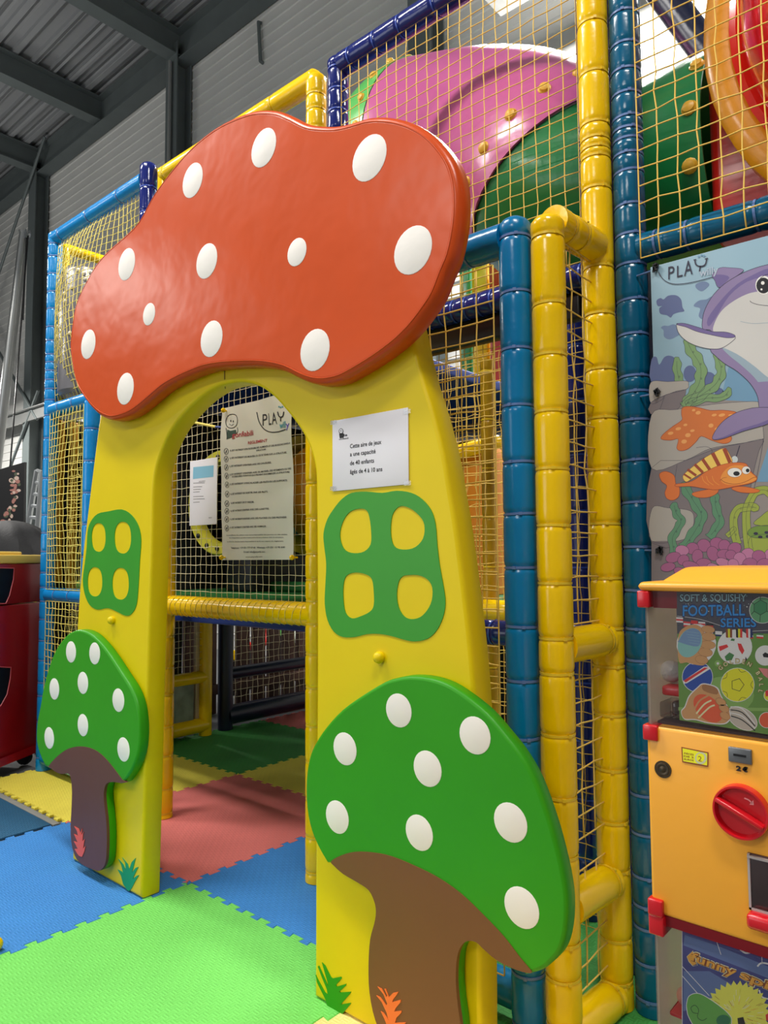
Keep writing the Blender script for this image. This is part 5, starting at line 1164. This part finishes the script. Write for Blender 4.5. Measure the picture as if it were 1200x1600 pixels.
# bunting of small flags
flags = [(372, 410, (WH, RD, WH)), (440, 450, (RD, WH, RD)), (510, 440, (RD, RD, NB)), (580, 452, (WH, RD, WH)), (655, 470, (BK, RD, YE)), (738, 540, (WH, WH, NB)), (1030, 560, (NB, WH, RD)), (1125, 560, (GR, WH, RD))]
for x, y, cs in flags:
    for j, c_ in enumerate(cs): W.poly(Z8([(x-32, y-25+16*j), (x+32, y-20+16*j), (x+32, y-4+16*j), (x-32, y-9+16*j)]), c_, 2.2)
W.line(Z8([(350, 375), (560, 405), (800, 480)]), .6, WH, 2.6); W.line(Z8([(1000, 520), (1200, 510)]), .6, WH, 2.6)
# printed balls
def pball(x, y, r, c_, layer=5): W.ell(*z8(x, y), r/6+.9, r/6+.9, WH, layer, 0, 28); W.ell(*z8(x, y), r/6, r/6, c_, layer+.3, 0, 28)
pball(1150, 320, 120, pc('leaf', (90, 150, 104)))
W.poly(Z8([(1070, 265), (1130, 225), (1190, 255), (1190, 330), (1130, 365), (1070, 330)]), pc('leaf_dark', (60, 128, 84)), 5.8)
for a_, b_ in (((1070, 265), (1040, 240)), ((1130, 225), (1130, 190)), ((1070, 330), (1045, 360)), ((1130, 365), (1125, 430)), ((1190, 330), (1250, 360))): W.line(Z8([a_, b_]), .9, BK, 6, 0)
W.line(Z8([(1070, 265), (1130, 225), (1190, 255), (1190, 330), (1130, 365), (1070, 330)]), .9, BK, 6, 0, True)
pball(890, 665, 158, WH); 
for q, c_ in (([(740, 660), (815, 640), (830, 665), (750, 705)], RD), ([(915, 630), (950, 635), (980, 700), (960, 735), (930, 690)], RD), ([(795, 755), (840, 715), (885, 740), (860, 790), (810, 795)], GR), ([(990, 755), (1005, 780), (985, 810)], BK), ([(860, 585), (890, 590), (885, 610), (850, 605)], GR)): W.poly(Z8(q), c_, 5.8)
for x, cs in ((835, (BRW, YE, BRW)), (930, (BK, YE, RD)), (1025, (RD, WH, NB))):
    for j, c_ in enumerate(cs): W.poly(Z8([(x-30+j*20, 495), (x-10+j*20, 495), (x-8+j*19, 580), (x-28+j*19, 575)]), c_, 6.2)
pball(540, 945, 140, BLD); W.poly(Z8([(405, 985), (600, 850), (640, 848), (660, 870), (440, 1005), (412, 1010)]), WH, 5.8); W.poly(Z8([(410, 980), (605, 858), (640, 860), (430, 998)]), RD, 5.9)
pball(915, 1020, 155, YE); pent = [(915+62*sin(a), 1020-62*cos(a)) for a in [2*pi*j/5+.3 for j in range(5)]]; W.line(Z8(pent), 1.0, BK, 5.9, 0, True)
for j in range(5):
    a = 2*pi*j/5+.3+pi/5*0; W.line(Z8([(915+150*sin(a-.25), 1020-150*cos(a-.25)), (915+125*sin(a), 1020-125*cos(a)), (915+150*sin(a+.25), 1020-150*cos(a+.25))]), .6, BK, 5.9)
pball(1175, 745, 90, WH); W.poly(Z8([(1150, 735), (1175, 715), (1215, 735), (1210, 765), (1160, 760)]), BK, 5.8)
W.poly(Z8([(1110, 860), (1200, 870), (1200, 960), (1160, 930)]), pc('pink', (200, 120, 120)), 4.8)
pball(1215, 1120, 50, YE); W.poly(Z8([(1175, 1080), (1215, 1060), (1215, 1120), (1180, 1130)]), RD, 5.8)
pball(1190, 1350, 70, ORR)
# striped rugby ball
W.ell(*z8(960, 1335), 26, 16, WH, 4.2, .55, 28); W.ell(*z8(960, 1335), 25, 15, pc('stone', (176, 168, 158)), 4.4, .55, 28)
for d in (-55, -20, 15, 50): W.line(Z8([(850, 1270+d*.8), (960, 1300+d), (1080, 1420+d*.6)]), 1.6, BK if d in (-20, 50) else WH, 4.7)
# printed hands, each squeezing a ball
W.ell(*z8(530, 640), 31, 32, WH, 6, .2)
W.poly(Z8([(362, 560), (420, 480), (500, 455), (560, 470), (600, 520), (640, 640), (630, 760), (610, 830), (540, 835), (440, 810), (365, 800)]), SKN, 6.3, 4)
for x, y, rx, ry, ro in ((640, 500, 62, 32, .15), (645, 568, 66, 36, .12), (640, 645, 68, 38, .1), (615, 715, 66, 38, .15), (580, 785, 60, 36, .25)): W.ell(*z8(x, y), rx/6+.5, ry/6+.5, SKD, 6.5, ro); W.ell(*z8(x, y), rx/6, ry/6, SKN, 6.7, ro)
W.ell(*z8(470, 625), 18, 24, TEA, 7, .45, 26); W.poly(Z8([(370, 600), (420, 520), (500, 490), (560, 520), (575, 580), (540, 660), (365, 618)]), pc('slate_blue', (104, 134, 170)), 7.2, 4)
for j in range(5): W.line(Z8([(430+8*j, 520+26*j), (555+2*j, 535+26*j)]), .5, GB, 7.4, 0)
W.poly(Z8([(385, 1270), (420, 1220), (460, 1120), (540, 1040), (590, 1005), (680, 1020), (735, 1050), (760, 1110), (800, 1180), (845, 1260), (850, 1340), (790, 1390), (640, 1380), (520, 1350), (420, 1345)]), WH, 7.8, 4)
W.poly(Z8([(392, 1272), (428, 1226), (468, 1128), (546, 1048), (592, 1014), (675, 1030), (725, 1058), (752, 1115), (790, 1185), (835, 1262), (840, 1334), (785, 1380), (640, 1370), (520, 1340), (420, 1335)]), SKN, 8, 4)
W.ell(*z8(640, 1240), 27, 17, ORR, 8.3, .75, 26); W.poly(Z8([(590, 1020), (680, 1030), (730, 1065), (720, 1110), (600, 1075)]), SKD, 8.2, 3)
for d in (0, 45, 90): W.line(Z8([(512+d*.4, 1250+d*.9), (560+d, 1170+d*.7), (640+d*.7, 1120+d)]), 2.6, CRM if d else SKN, 8.5)
for x, y in ((760, 1180), (790, 1240), (800, 1310)): W.ell(*z8(x, y), 9, 6, SKD, 8.6, .5); W.ell(*z8(x, y), 8.3, 5.3, SKN, 8.7, .5)
for i, ch in enumerate('GOLDEN BALL'):
    a = -2.35+i*.262; x, y = z8(915+205*cos(a), 1020+205*sin(a))
    if ch != ' ': W.glyph(ch, x, y, 7.2, a+pi/2, BRW, 7.5, .05); W.glyph(ch, x, y, 6.6, a+pi/2, CRM, 7.9, .01)
W.ell(*z8(730, 820), 5, 5, PIT2, 2); W.ell(*z8(730, 820), 2, 2, WH, 2.2)
W.mb.build('football_poster', W.mats, vm, recalc=False)
a, b = px(1056, 925, MYF+.012), px(1062, 1118, MYF+.012)
m = MB(); m.box((a.x, MYF+.0122, z_bt+.012), (MR-.012, MYF+.0135, z_lid-.001)); m.build('poster_card', CRW, vm)
# fittings on the amber front
c = px(1036, 1202); m = MB(); m.lathe([(.0125, .002), (.0125, -.001), (.010, -.001), (.010, .001)], c, (0, 1, 0), 24); m.lathe([(.0095, .0005), (.0095, -.0015), (.007, -.002), (.0055, -.0012), (.0045, -.0012), (.0035, -.002), (0, -.002)], c, (0, 1, 0), 20); m.build('lock', mat('lock_bronze', (88, 76, 60), .35, .8), vm)
ST = Print(MYF-.0008, None, .0002); Q = [(1064.5, 1167), (1107, 1175.5), (1106.5, 1198.5), (1066, 1191)]
ST.poly(Q, BRW, 0); ST.poly([(1066.5, 1169), (1105.2, 1177), (1104.8, 1196), (1067.5, 1189.3)], YE, .6)
ST.ell(1095, 1184.5, 9.2, 9.6, pc('coin_ring', (170, 170, 140)), 1.2); ST.ell(1094.5, 1184, 6.4, 6.9, YE, 1.6); ST.text('2', 1091, 1189, 1096.5, 1190, 8.5, BRW, 2)
for t, x0, y0, x1, y1 in (('PIECES', 1069, 1178.2, 1084, 1180.6), ('DE 2', 1068.5, 1182.5, 1084, 1185), ('EUROS', 1069, 1187.2, 1084, 1189.6)): ST.text(t, x0, y0, x1, y1, 2.8, BRW, 1.2, .02)
ST.mb.build('coin_sticker', ST.mats, vm, recalc=False)
ST = Print(MYF-.0008, None, .0002)
ST.text('2', 1150, 1203.5, 1158, 1205, 7.5, BK, 2, .05); ST.text('€', 1160, 1205.2, 1168.5, 1206.5, 7.5, BK, 2, .05); ST.ell(1164, 1201.5, 3, 3.4, BK, 2)
ST.mb.build('price_mark', ST.mats, vm, recalc=False)
a, b = px(1138.5, 1165.5), px(1176, 1195); b2 = px(1176, 1172); 
m = MB(); z1 = (px(1139, 1166).z+px(1176, 1171).z)/2; z0 = (px(1140, 1189).z+px(1176, 1195).z)/2
m.bbox((a.x, MYF-.004, z0), (b.x, MYF+.002, z1), .0015); m.build('coin_plate', M_GRY, vm)
m = MB(); zc = (z0+z1)/2+.0005; m.box((a.x+.007, MYF-.0048, zc-.0015), (b.x-.007, MYF-.0035, zc+.0015)); m.build('coin_slot', BLACK, vm)
dc_ = px(1160, 1266.5); dr_ = 40*(dc_-EYE).dot(fw)/FOC*1.03
m = MB(); m.lathe([(dr_, .002), (dr_, -.010), (dr_*.97, -.014), (dr_*.9, -.014), (dr_*.86, -.010), (dr_*.82, -.005), (dr_*.5, -.004), (0, -.004)], dc_, (0, 1, 0), 48)
dial = m.build('dial', M_RED, vm, sharp=35)
tl_ = math.atan2(px(1190, 1284).z-px(1128, 1245).z, px(1190, 1284).x-px(1128, 1245).x)
Rm = Matrix.Translation(dc_) @ Matrix.Rotation(-tl_, 4, 'Y')
m = MB(); m.bbox((-dr_*.9, -.020, -.0032), (dr_*.9, -.004, .0032), .002, 0, Rm); m.build('dial_grip', M_RED, dial)
AR = Print(MYF-.0046, None, .0003); AR.line([(1163, 1247), (1170, 1250), (1175, 1255)], 2.0, pc('arrow', (220, 130, 130)), 1); AR.poly([(1171, 1257), (1178, 1258), (1177, 1250)], pc('arrow', (220, 130, 130)), 1); AR.mb.build('arrow_mark', AR.mats, dial, recalc=False)
# prize door
a = px(1168, 1329); zb = px(1172, 1418).z; zt2 = px(1185, 1335).z; dx1 = a.x+.085
m = MB(); m.bbox((a.x, MYF-.003, zb), (dx1, MYF+.001, zt2), .001); m.build('door_recess', mat('recess_brown', (70, 34, 30), .4), vm)
m = MB(); m.bbox((a.x+.004, MYF-.006, zb+.003), (dx1-.004, MYF-.0035, zt2-.005), .001); dr2 = m.build('prize_door', CLR2, vm)
m = MB(); m.box((a.x+.001, MYF-.0075, zt2-.005), (dx1-.001, MYF-.003, zt2-.002)); m.box((a.x+.001, MYF-.0065, zb), (a.x+.004, MYF-.003, zt2)); m.box((a.x+.001, MYF-.0065, zb), (dx1-.001, MYF-.003, zb+.003)); m.build('door_edge', mat('edge_clear', (176, 164, 160), .2), dr2)
m = MB(); zc0 = px(1173, 1442).z; m.bbox((a.x, MYF-.022, zc0), (dx1, MYF+.001, zb), .006); m.build('prize_lip', M_RED, vm)
# lower machine
zl_t = z_bb; zl_b = z_bb-.27
vl = thing('capsule_machine', 'lower capsule machine with dark blue poster of yellow spinning toy', 'vending machine', (ML+MW/2, CY, .02))
m = MB(); m.box((ML+.004, MYF+.006, zl_t-.016), (MR-.004, MYF+MD-.006, zl_t)); m.build('top_frame', M_DRD, vl)
clearbox(vl, zl_b, zl_t-.016)
m = MB(); m.bbox((ML, MYF, .10), (MR, MYF+MD, zl_b), .006); m.build('body', M_YEL, vl)
m = MB(); 
for x in (ML+.02, MR-.05):
    for y in (MYF+.02, MYF+MD-.05): m.box((x, y, 0.0), (x+.03, y+.03, .101))
m.build('stand', BLACK, vl)
for x0 in (ML-.003, MR-.019):
    m = MB(); m.bbox((x0, MYF-.006, px(1016, 1456).z), (x0+.022, MYF+.03, zl_t), .0025); m.bbox((x0, MYF-.008, zl_t-.001), (x0+.022, MYF+.01, px(1015, 1400).z), .0025); m.build('joining_clip', M_RED, vl)
c = px(1059, 1552, MYF+.06); r = 10.5*(c-EYE).dot(fw)/FOC
m = MB(); c.x += .012; m.ball(c, r*1.3, 0, 20, 14); tag(m.build('prize_capsule', mat('capsule_pink', (226, 160, 140), .3)), 'pale pink capsule inside the lower machine at the poster edge', 'capsule')
a, b = px(1045, 1572, MYF+.03), px(1080, 1600, MYF+.03); m = MB(); m.bbox((a.x, MYF+.03, b.z), (b.x+.03, MYF+.13, c.z-r*1.3-.001), .004); m.build('prize_shelf', M_RED, vl)
V = Print(MYF+.012, None, .00012)
def ZL(L): return zz(L, 980, 1400, 5.4545)
DB = pc('dusk', (56, 60, 118)); DB2 = pc('dusk_light', (84, 104, 150)); GRN = pc('capsule_green', (88, 150, 66)); LMN = pc('lemon', (228, 214, 80)); AMB = pc('amber', (206, 148, 54))
V.poly(ZL([(465, 228), (1900, 640), (1900, 1700), (465, 1700)]), DB, 1)
V.poly(ZL([(490, 330), (760, 420), (1200, 600), (1200, 700), (480, 420)]), DB2, 1.2); V.poly(ZL([(480, 640), (700, 640), (900, 760), (880, 900), (480, 980)]), DB2, 1.2)
for L in ([(468, 235), (1900, 645)], [(468, 235), (470, 1700)], [(740, 320), (800, 500)], [(1145, 440), (1150, 580)], [(470, 600), (700, 850)], [(470, 680), (600, 830)]): V.line(ZL(L), .9, WH, 1.6, 0)
V.line(ZL([(950, 400), (960, 450), (1010, 485), (1060, 475), (1075, 440)]), 2.6, WH, 1.6); V.line(ZL([(1110, 600), (1150, 570), (1260, 590)]), 2.6, WH, 1.6); V.line(ZL([(1125, 800), (1150, 860), (1220, 880)]), 2.2, WH, 1.6)
# fluffy yellow ball with radiating strands
pts = []
for j in range(64):
    a = 2*pi*j/64; r = 265+(26 if j % 2 else -14); pts.append((935+r*cos(a), 1010+r*sin(a)))
V.poly(ZL(pts), LMN, 2); rr = random.Random(9)
for j in range(90):
    a = rr.uniform(0, 2*pi); r0 = rr.uniform(60, 200); V.line(ZL([(935+r0*cos(a), 1010+r0*sin(a)), (935+(r0+50)*cos(a), 1010+(r0+50)*sin(a))]), .5, rr.choice((WH, AMB, BRW, LMN)), 2.4, 0)
V.shape(ZL([(510, 900), (530, 850), (590, 828), (660, 850), (780, 930), (870, 1010), (890, 1080), (850, 1300), (700, 1300), (540, 1060), (508, 960)]), GRN, WH, 3, 1.0)
V.ell(*ZL([(820, 1060)])[0], 11, 9, pc('capsule_dark', (40, 104, 70)), 3.8)
V.line(ZL([(600, 1000), (560, 990), (545, 950), (580, 930), (610, 970), (600, 1030), (640, 1060), (680, 1040)]), 1.0, pc('swirl', (40, 74, 40)), 4)
V.poly(ZL([(940, 1040), (990, 1030), (1010, 1100), (950, 1130)]), BK, 3.2); V.poly(ZL([(1180, 1010), (1230, 990), (1230, 1060), (1185, 1060)]), RD, 3.2)
# lettering along the slope
for (t, x0, y0, x1, y1) in (('funny', 545, 545, 935, 690), ('spin', 955, 690, 1330, 850)):
    for e, c_, ly, hh in ((.075, CRM, 5, 15.5), (.055, BRW, 5.4, 14.5), (.015, AMB, 5.8, 13.5)):
        V.text(t, *ZL([(x0, y0)])[0], *ZL([(x1, y1)])[0], hh, c_, ly, e, .15)
V.poly(ZL([(510, 515), (560, 470), (590, 580), (560, 590), (525, 555)]), AMB, 5.2); V.line(ZL([(510, 515), (560, 465), (600, 590), (560, 595), (525, 555)]), .7, CRM, 5.6, 0, True)
V.mb.build('toy_poster', V.mats, vl, recalc=False)
a = px(1065, 1442, MYF+.012); m = MB(); m.box((a.x, MYF+.0122, zl_b+.006), (MR-.012, MYF+.0135, zl_t-.018)); m.build('poster_card', DB, vl)

# ------------------------------------------------------------------ red cabinet at the left edge
cabd = Vector((-.515, .857, 0)).normalized(); cabn = Vector((cabd.y, -cabd.x, 0))
E_ = PZ(58, 1190); E_.z = 0
rc = thing('red_cabinet', 'dark red game cabinet with yellow top at the left picture edge', 'cabinet', E_-cabd*.4)
Mx = Matrix(((cabd.x, cabn.x, 0, E_.x), (cabd.y, cabn.y, 0, E_.y), (0, 0, 1, 0), (0, 0, 0, 1)))
def zc_(x, y): # height of a pixel on the cabinet's side face
    d = ray(x, y); t = (E_-EYE).dot(cabn)/d.dot(cabn); return EYE+d*t
RDC = mat('cabinet_red', (150, 10, 22), .3, coat=.3, var=.08)
H1 = zc_(57, 880).z; HT = zc_(57, 867).z; HM = zc_(55, 941).z; HB = zc_(57, 1172).z
m = MB(); m.bbox((-.95, -.5, HB), (0, 0, HM-.002), .008, 0, Mx); m.build('lower_case', RDC, rc)
m = MB(); m.bbox((-.95, -.5, HM+.002), (0, 0, H1), .008, 0, Mx); m.build('upper_case', RDC, rc)
m = MB(); m.bbox((-.96, -.51, H1), (.008, .008, HT), .008, 0, Mx); m.bbox((-.9, -.46, HT-.002), (-.12, -.05, HT+.02), .009, 0, Mx); m.build('top', mat('cabinet_yellow', (242, 206, 100), .35), rc)
m = MB(); m.bbox((-.97, -.52, .10), (.012, .012, HB), .01, 0, Mx); m.build('plinth', RDC, rc)
for q in ((-.04, -.06), (-.04, -.44), (-.9, -.06), (-.9, -.44)):
    w = MB(); w.lathe([(.02, -.02), (.045, -.018), (.05, 0), (.045, .018), (.02, .02)], Mx @ Vector((q[0], q[1], .038)), cabd, 18); w.tube([Mx @ Vector((q[0], q[1], .04)), Mx @ Vector((q[0], q[1], .105))], .02, 8); w.build('castor', BLACK, rc)
def cabface(pts, dz=.003):
    o = []
    for x, y in pts: p = zc_(x, y); o.append(p+cabn*dz)
    return o
for pts in ([(-40, 886), (21, 888), (20, 905), (14, 930), (8, 943), (-40, 944)], [(-40, 1040), (16, 1043), (15, 1060), (10, 1085), (0, 1103), (-40, 1112)]):
    L = cabface(pts); m = MB(); m.fill([L], 0); m.add(L+[p-cabn*.012 for p in L], [(k, (k+1) % len(L), len(L)+(k+1) % len(L), len(L)+k) for k in range(len(L))], 0, False)
    m.build('window', mat('dark_window', (20, 18, 22), .3, spec=.2), rc)
    m = MB(); m.tube(cabface(pts, .004), .003, 6, 0, False, True); m.build('window_trim', mat('trim_pink', (206, 90, 100), .35), rc)
# black inflatable cloth heaped behind the cabinet
bb = PY(12, 874, 3.9)
bg = thing('black_bundle', 'black gathered fabric bundle resting above and behind the red cabinet', 'bundle', (bb.x, 3.9, 0))
m = MB(); vs = []; S1, S2 = 40, 20
rad = (PY(66, 874, 3.9)-bb).length
for j in range(S2+1):
    a = pi*j/S2
    for i in range(S1):
        b = 2*pi*i/S1; r = rad*(1+.07*sin(9*b)*sin(a)); vs.append((bb.x+r*sin(a)*cos(b), 3.9+.5*r*sin(a)*sin(b), bb.z-.05+rad*.55*cos(a)))
m.add(vs, [(j*S1+i, j*S1+(i+1) % S1, (j+1)*S1+(i+1) % S1, (j+1)*S1+i) for j in range(S2) for i in range(S1)], 0, True); m.build('fabric', CLOTH, bg)
m = MB(); m.lathe([(.16, 0), (.16, .03), (.04, .06), (.03, bb.z-rad*.5)], (bb.x, 3.9, -.014), (0, 0, 1), 16); m.build('stand', BLACK, bg)
wb = thing('white_case', 'white low case with dark bands between red cabinet and blue post', 'case', PZ(60, 1160))
a = PY(50, 909, 3.2); b = PY(72, 1150, 3.2); a.x -= .3
m = MB(); m.bbox((a.x, 3.2, 0.0), (b.x, 3.5, a.z), .01); m.build('case_body', mat('case_grey', (150, 152, 154), .5), wb)
for y0, y1 in ((984, 996), (1130, 1142)):
    m = MB(); m.box((a.x-.004, 3.19, PY(60, y1, 3.2).z), (b.x+.004, 3.2, PY(60, y0, 3.2).z)); m.build('band', BLACK, wb)
yp_ = thing('yellow_roll', 'short yellow padded pole end between the red cabinet and blue post', 'pole', PY(60, 937, 2.6))
a, b = PY(40, 940, 2.6), PY(72, 935, 2.6)
m = MB(); m.tube([a, b], .055, 16); m.build('roll', P_YEL, yp_); m = MB(); m.tube([Vector((a.x+.04, 2.6, -.014)), Vector((a.x+.04, 2.6, a.z-.05))], .03, 10); m.build('foot', BLACK, yp_)

# ------------------------------------------------------------------ light
w = bpy.data.worlds.new('hall_air'); scene.world = w; w.use_nodes = True
w.node_tree.nodes['Background'].inputs[0].default_value = (.9, .95, 1, 1); w.node_tree.nodes['Background'].inputs[1].default_value = 0.18
LAMP = mat('lamp_housing', (210, 210, 210), .5)
LGLOW = mat('lamp_diffuser', (255, 250, 240), .5, emit=4)
def lamp(x, y, z, p, lx=1.6, ly=.5, col=(1, .97, .92)):  # added luminaire with housing, put in as a light source
    l = bpy.data.lights.new('added_lamp', 'AREA'); l.shape = 'RECTANGLE'; l.size = lx; l.size_y = ly; l.energy = p; l.color = col
    o = bpy.data.objects.new('added_lamp_light', l); C.objects.link(o); o.location = (x, y, z-.06)
    t = thing('added_lamp', 'added long white luminaire hanging unseen under the roof to light the scene', 'lamp', (x, y, z), 'added luminaires')
    m = MB(); m.bbox((x-lx/2-.03, y-ly/2-.03, z-.04), (x+lx/2+.03, y+ly/2+.03, z+.05), .01); m.build('housing', LAMP, t)
    m = MB(); m.tube([(x-lx*.4, y, z+.05), (x-lx*.4, y, zr-.05)], .008, 6); m.tube([(x+lx*.4, y, z+.05), (x+lx*.4, y, zr-.05)], .008, 6); m.build('hanger', STEEL, t)
LS = 1.0
def uplight(x, y, z, p):  # added upward light to brighten the ceiling
    l = bpy.data.lights.new('added_uplight', 'AREA'); l.shape = 'RECTANGLE'; l.size = 1.6; l.size_y = .5; l.energy = p; l.color = (1, .97, .92)
    o = bpy.data.objects.new('added_uplight', l); C.objects.link(o); o.location = (x, y, z+.08); o.rotation_euler = (pi, 0, 0)
for x, y, z, p, q in ADDED_LAMPS:
    lamp(x, y, z, p*LS)
    if q: uplight(x, y, z, q*LS)
for x, y, z, sx, sz, p, aim in GLARE_LIGHTS:  # unseen added area light from the front left
    l = bpy.data.lights.new('added_glare_light', 'AREA'); l.shape = 'RECTANGLE'; l.size = sx; l.size_y = sz; l.energy = p; l.color = (.92, .96, 1)
    o = bpy.data.objects.new('added_glare_light', l); C.objects.link(o); o.location = (x, y, z)
    o.rotation_euler = (Vector(aim)-Vector((x, y, z))).to_track_quat('-Z', 'Y').to_euler()
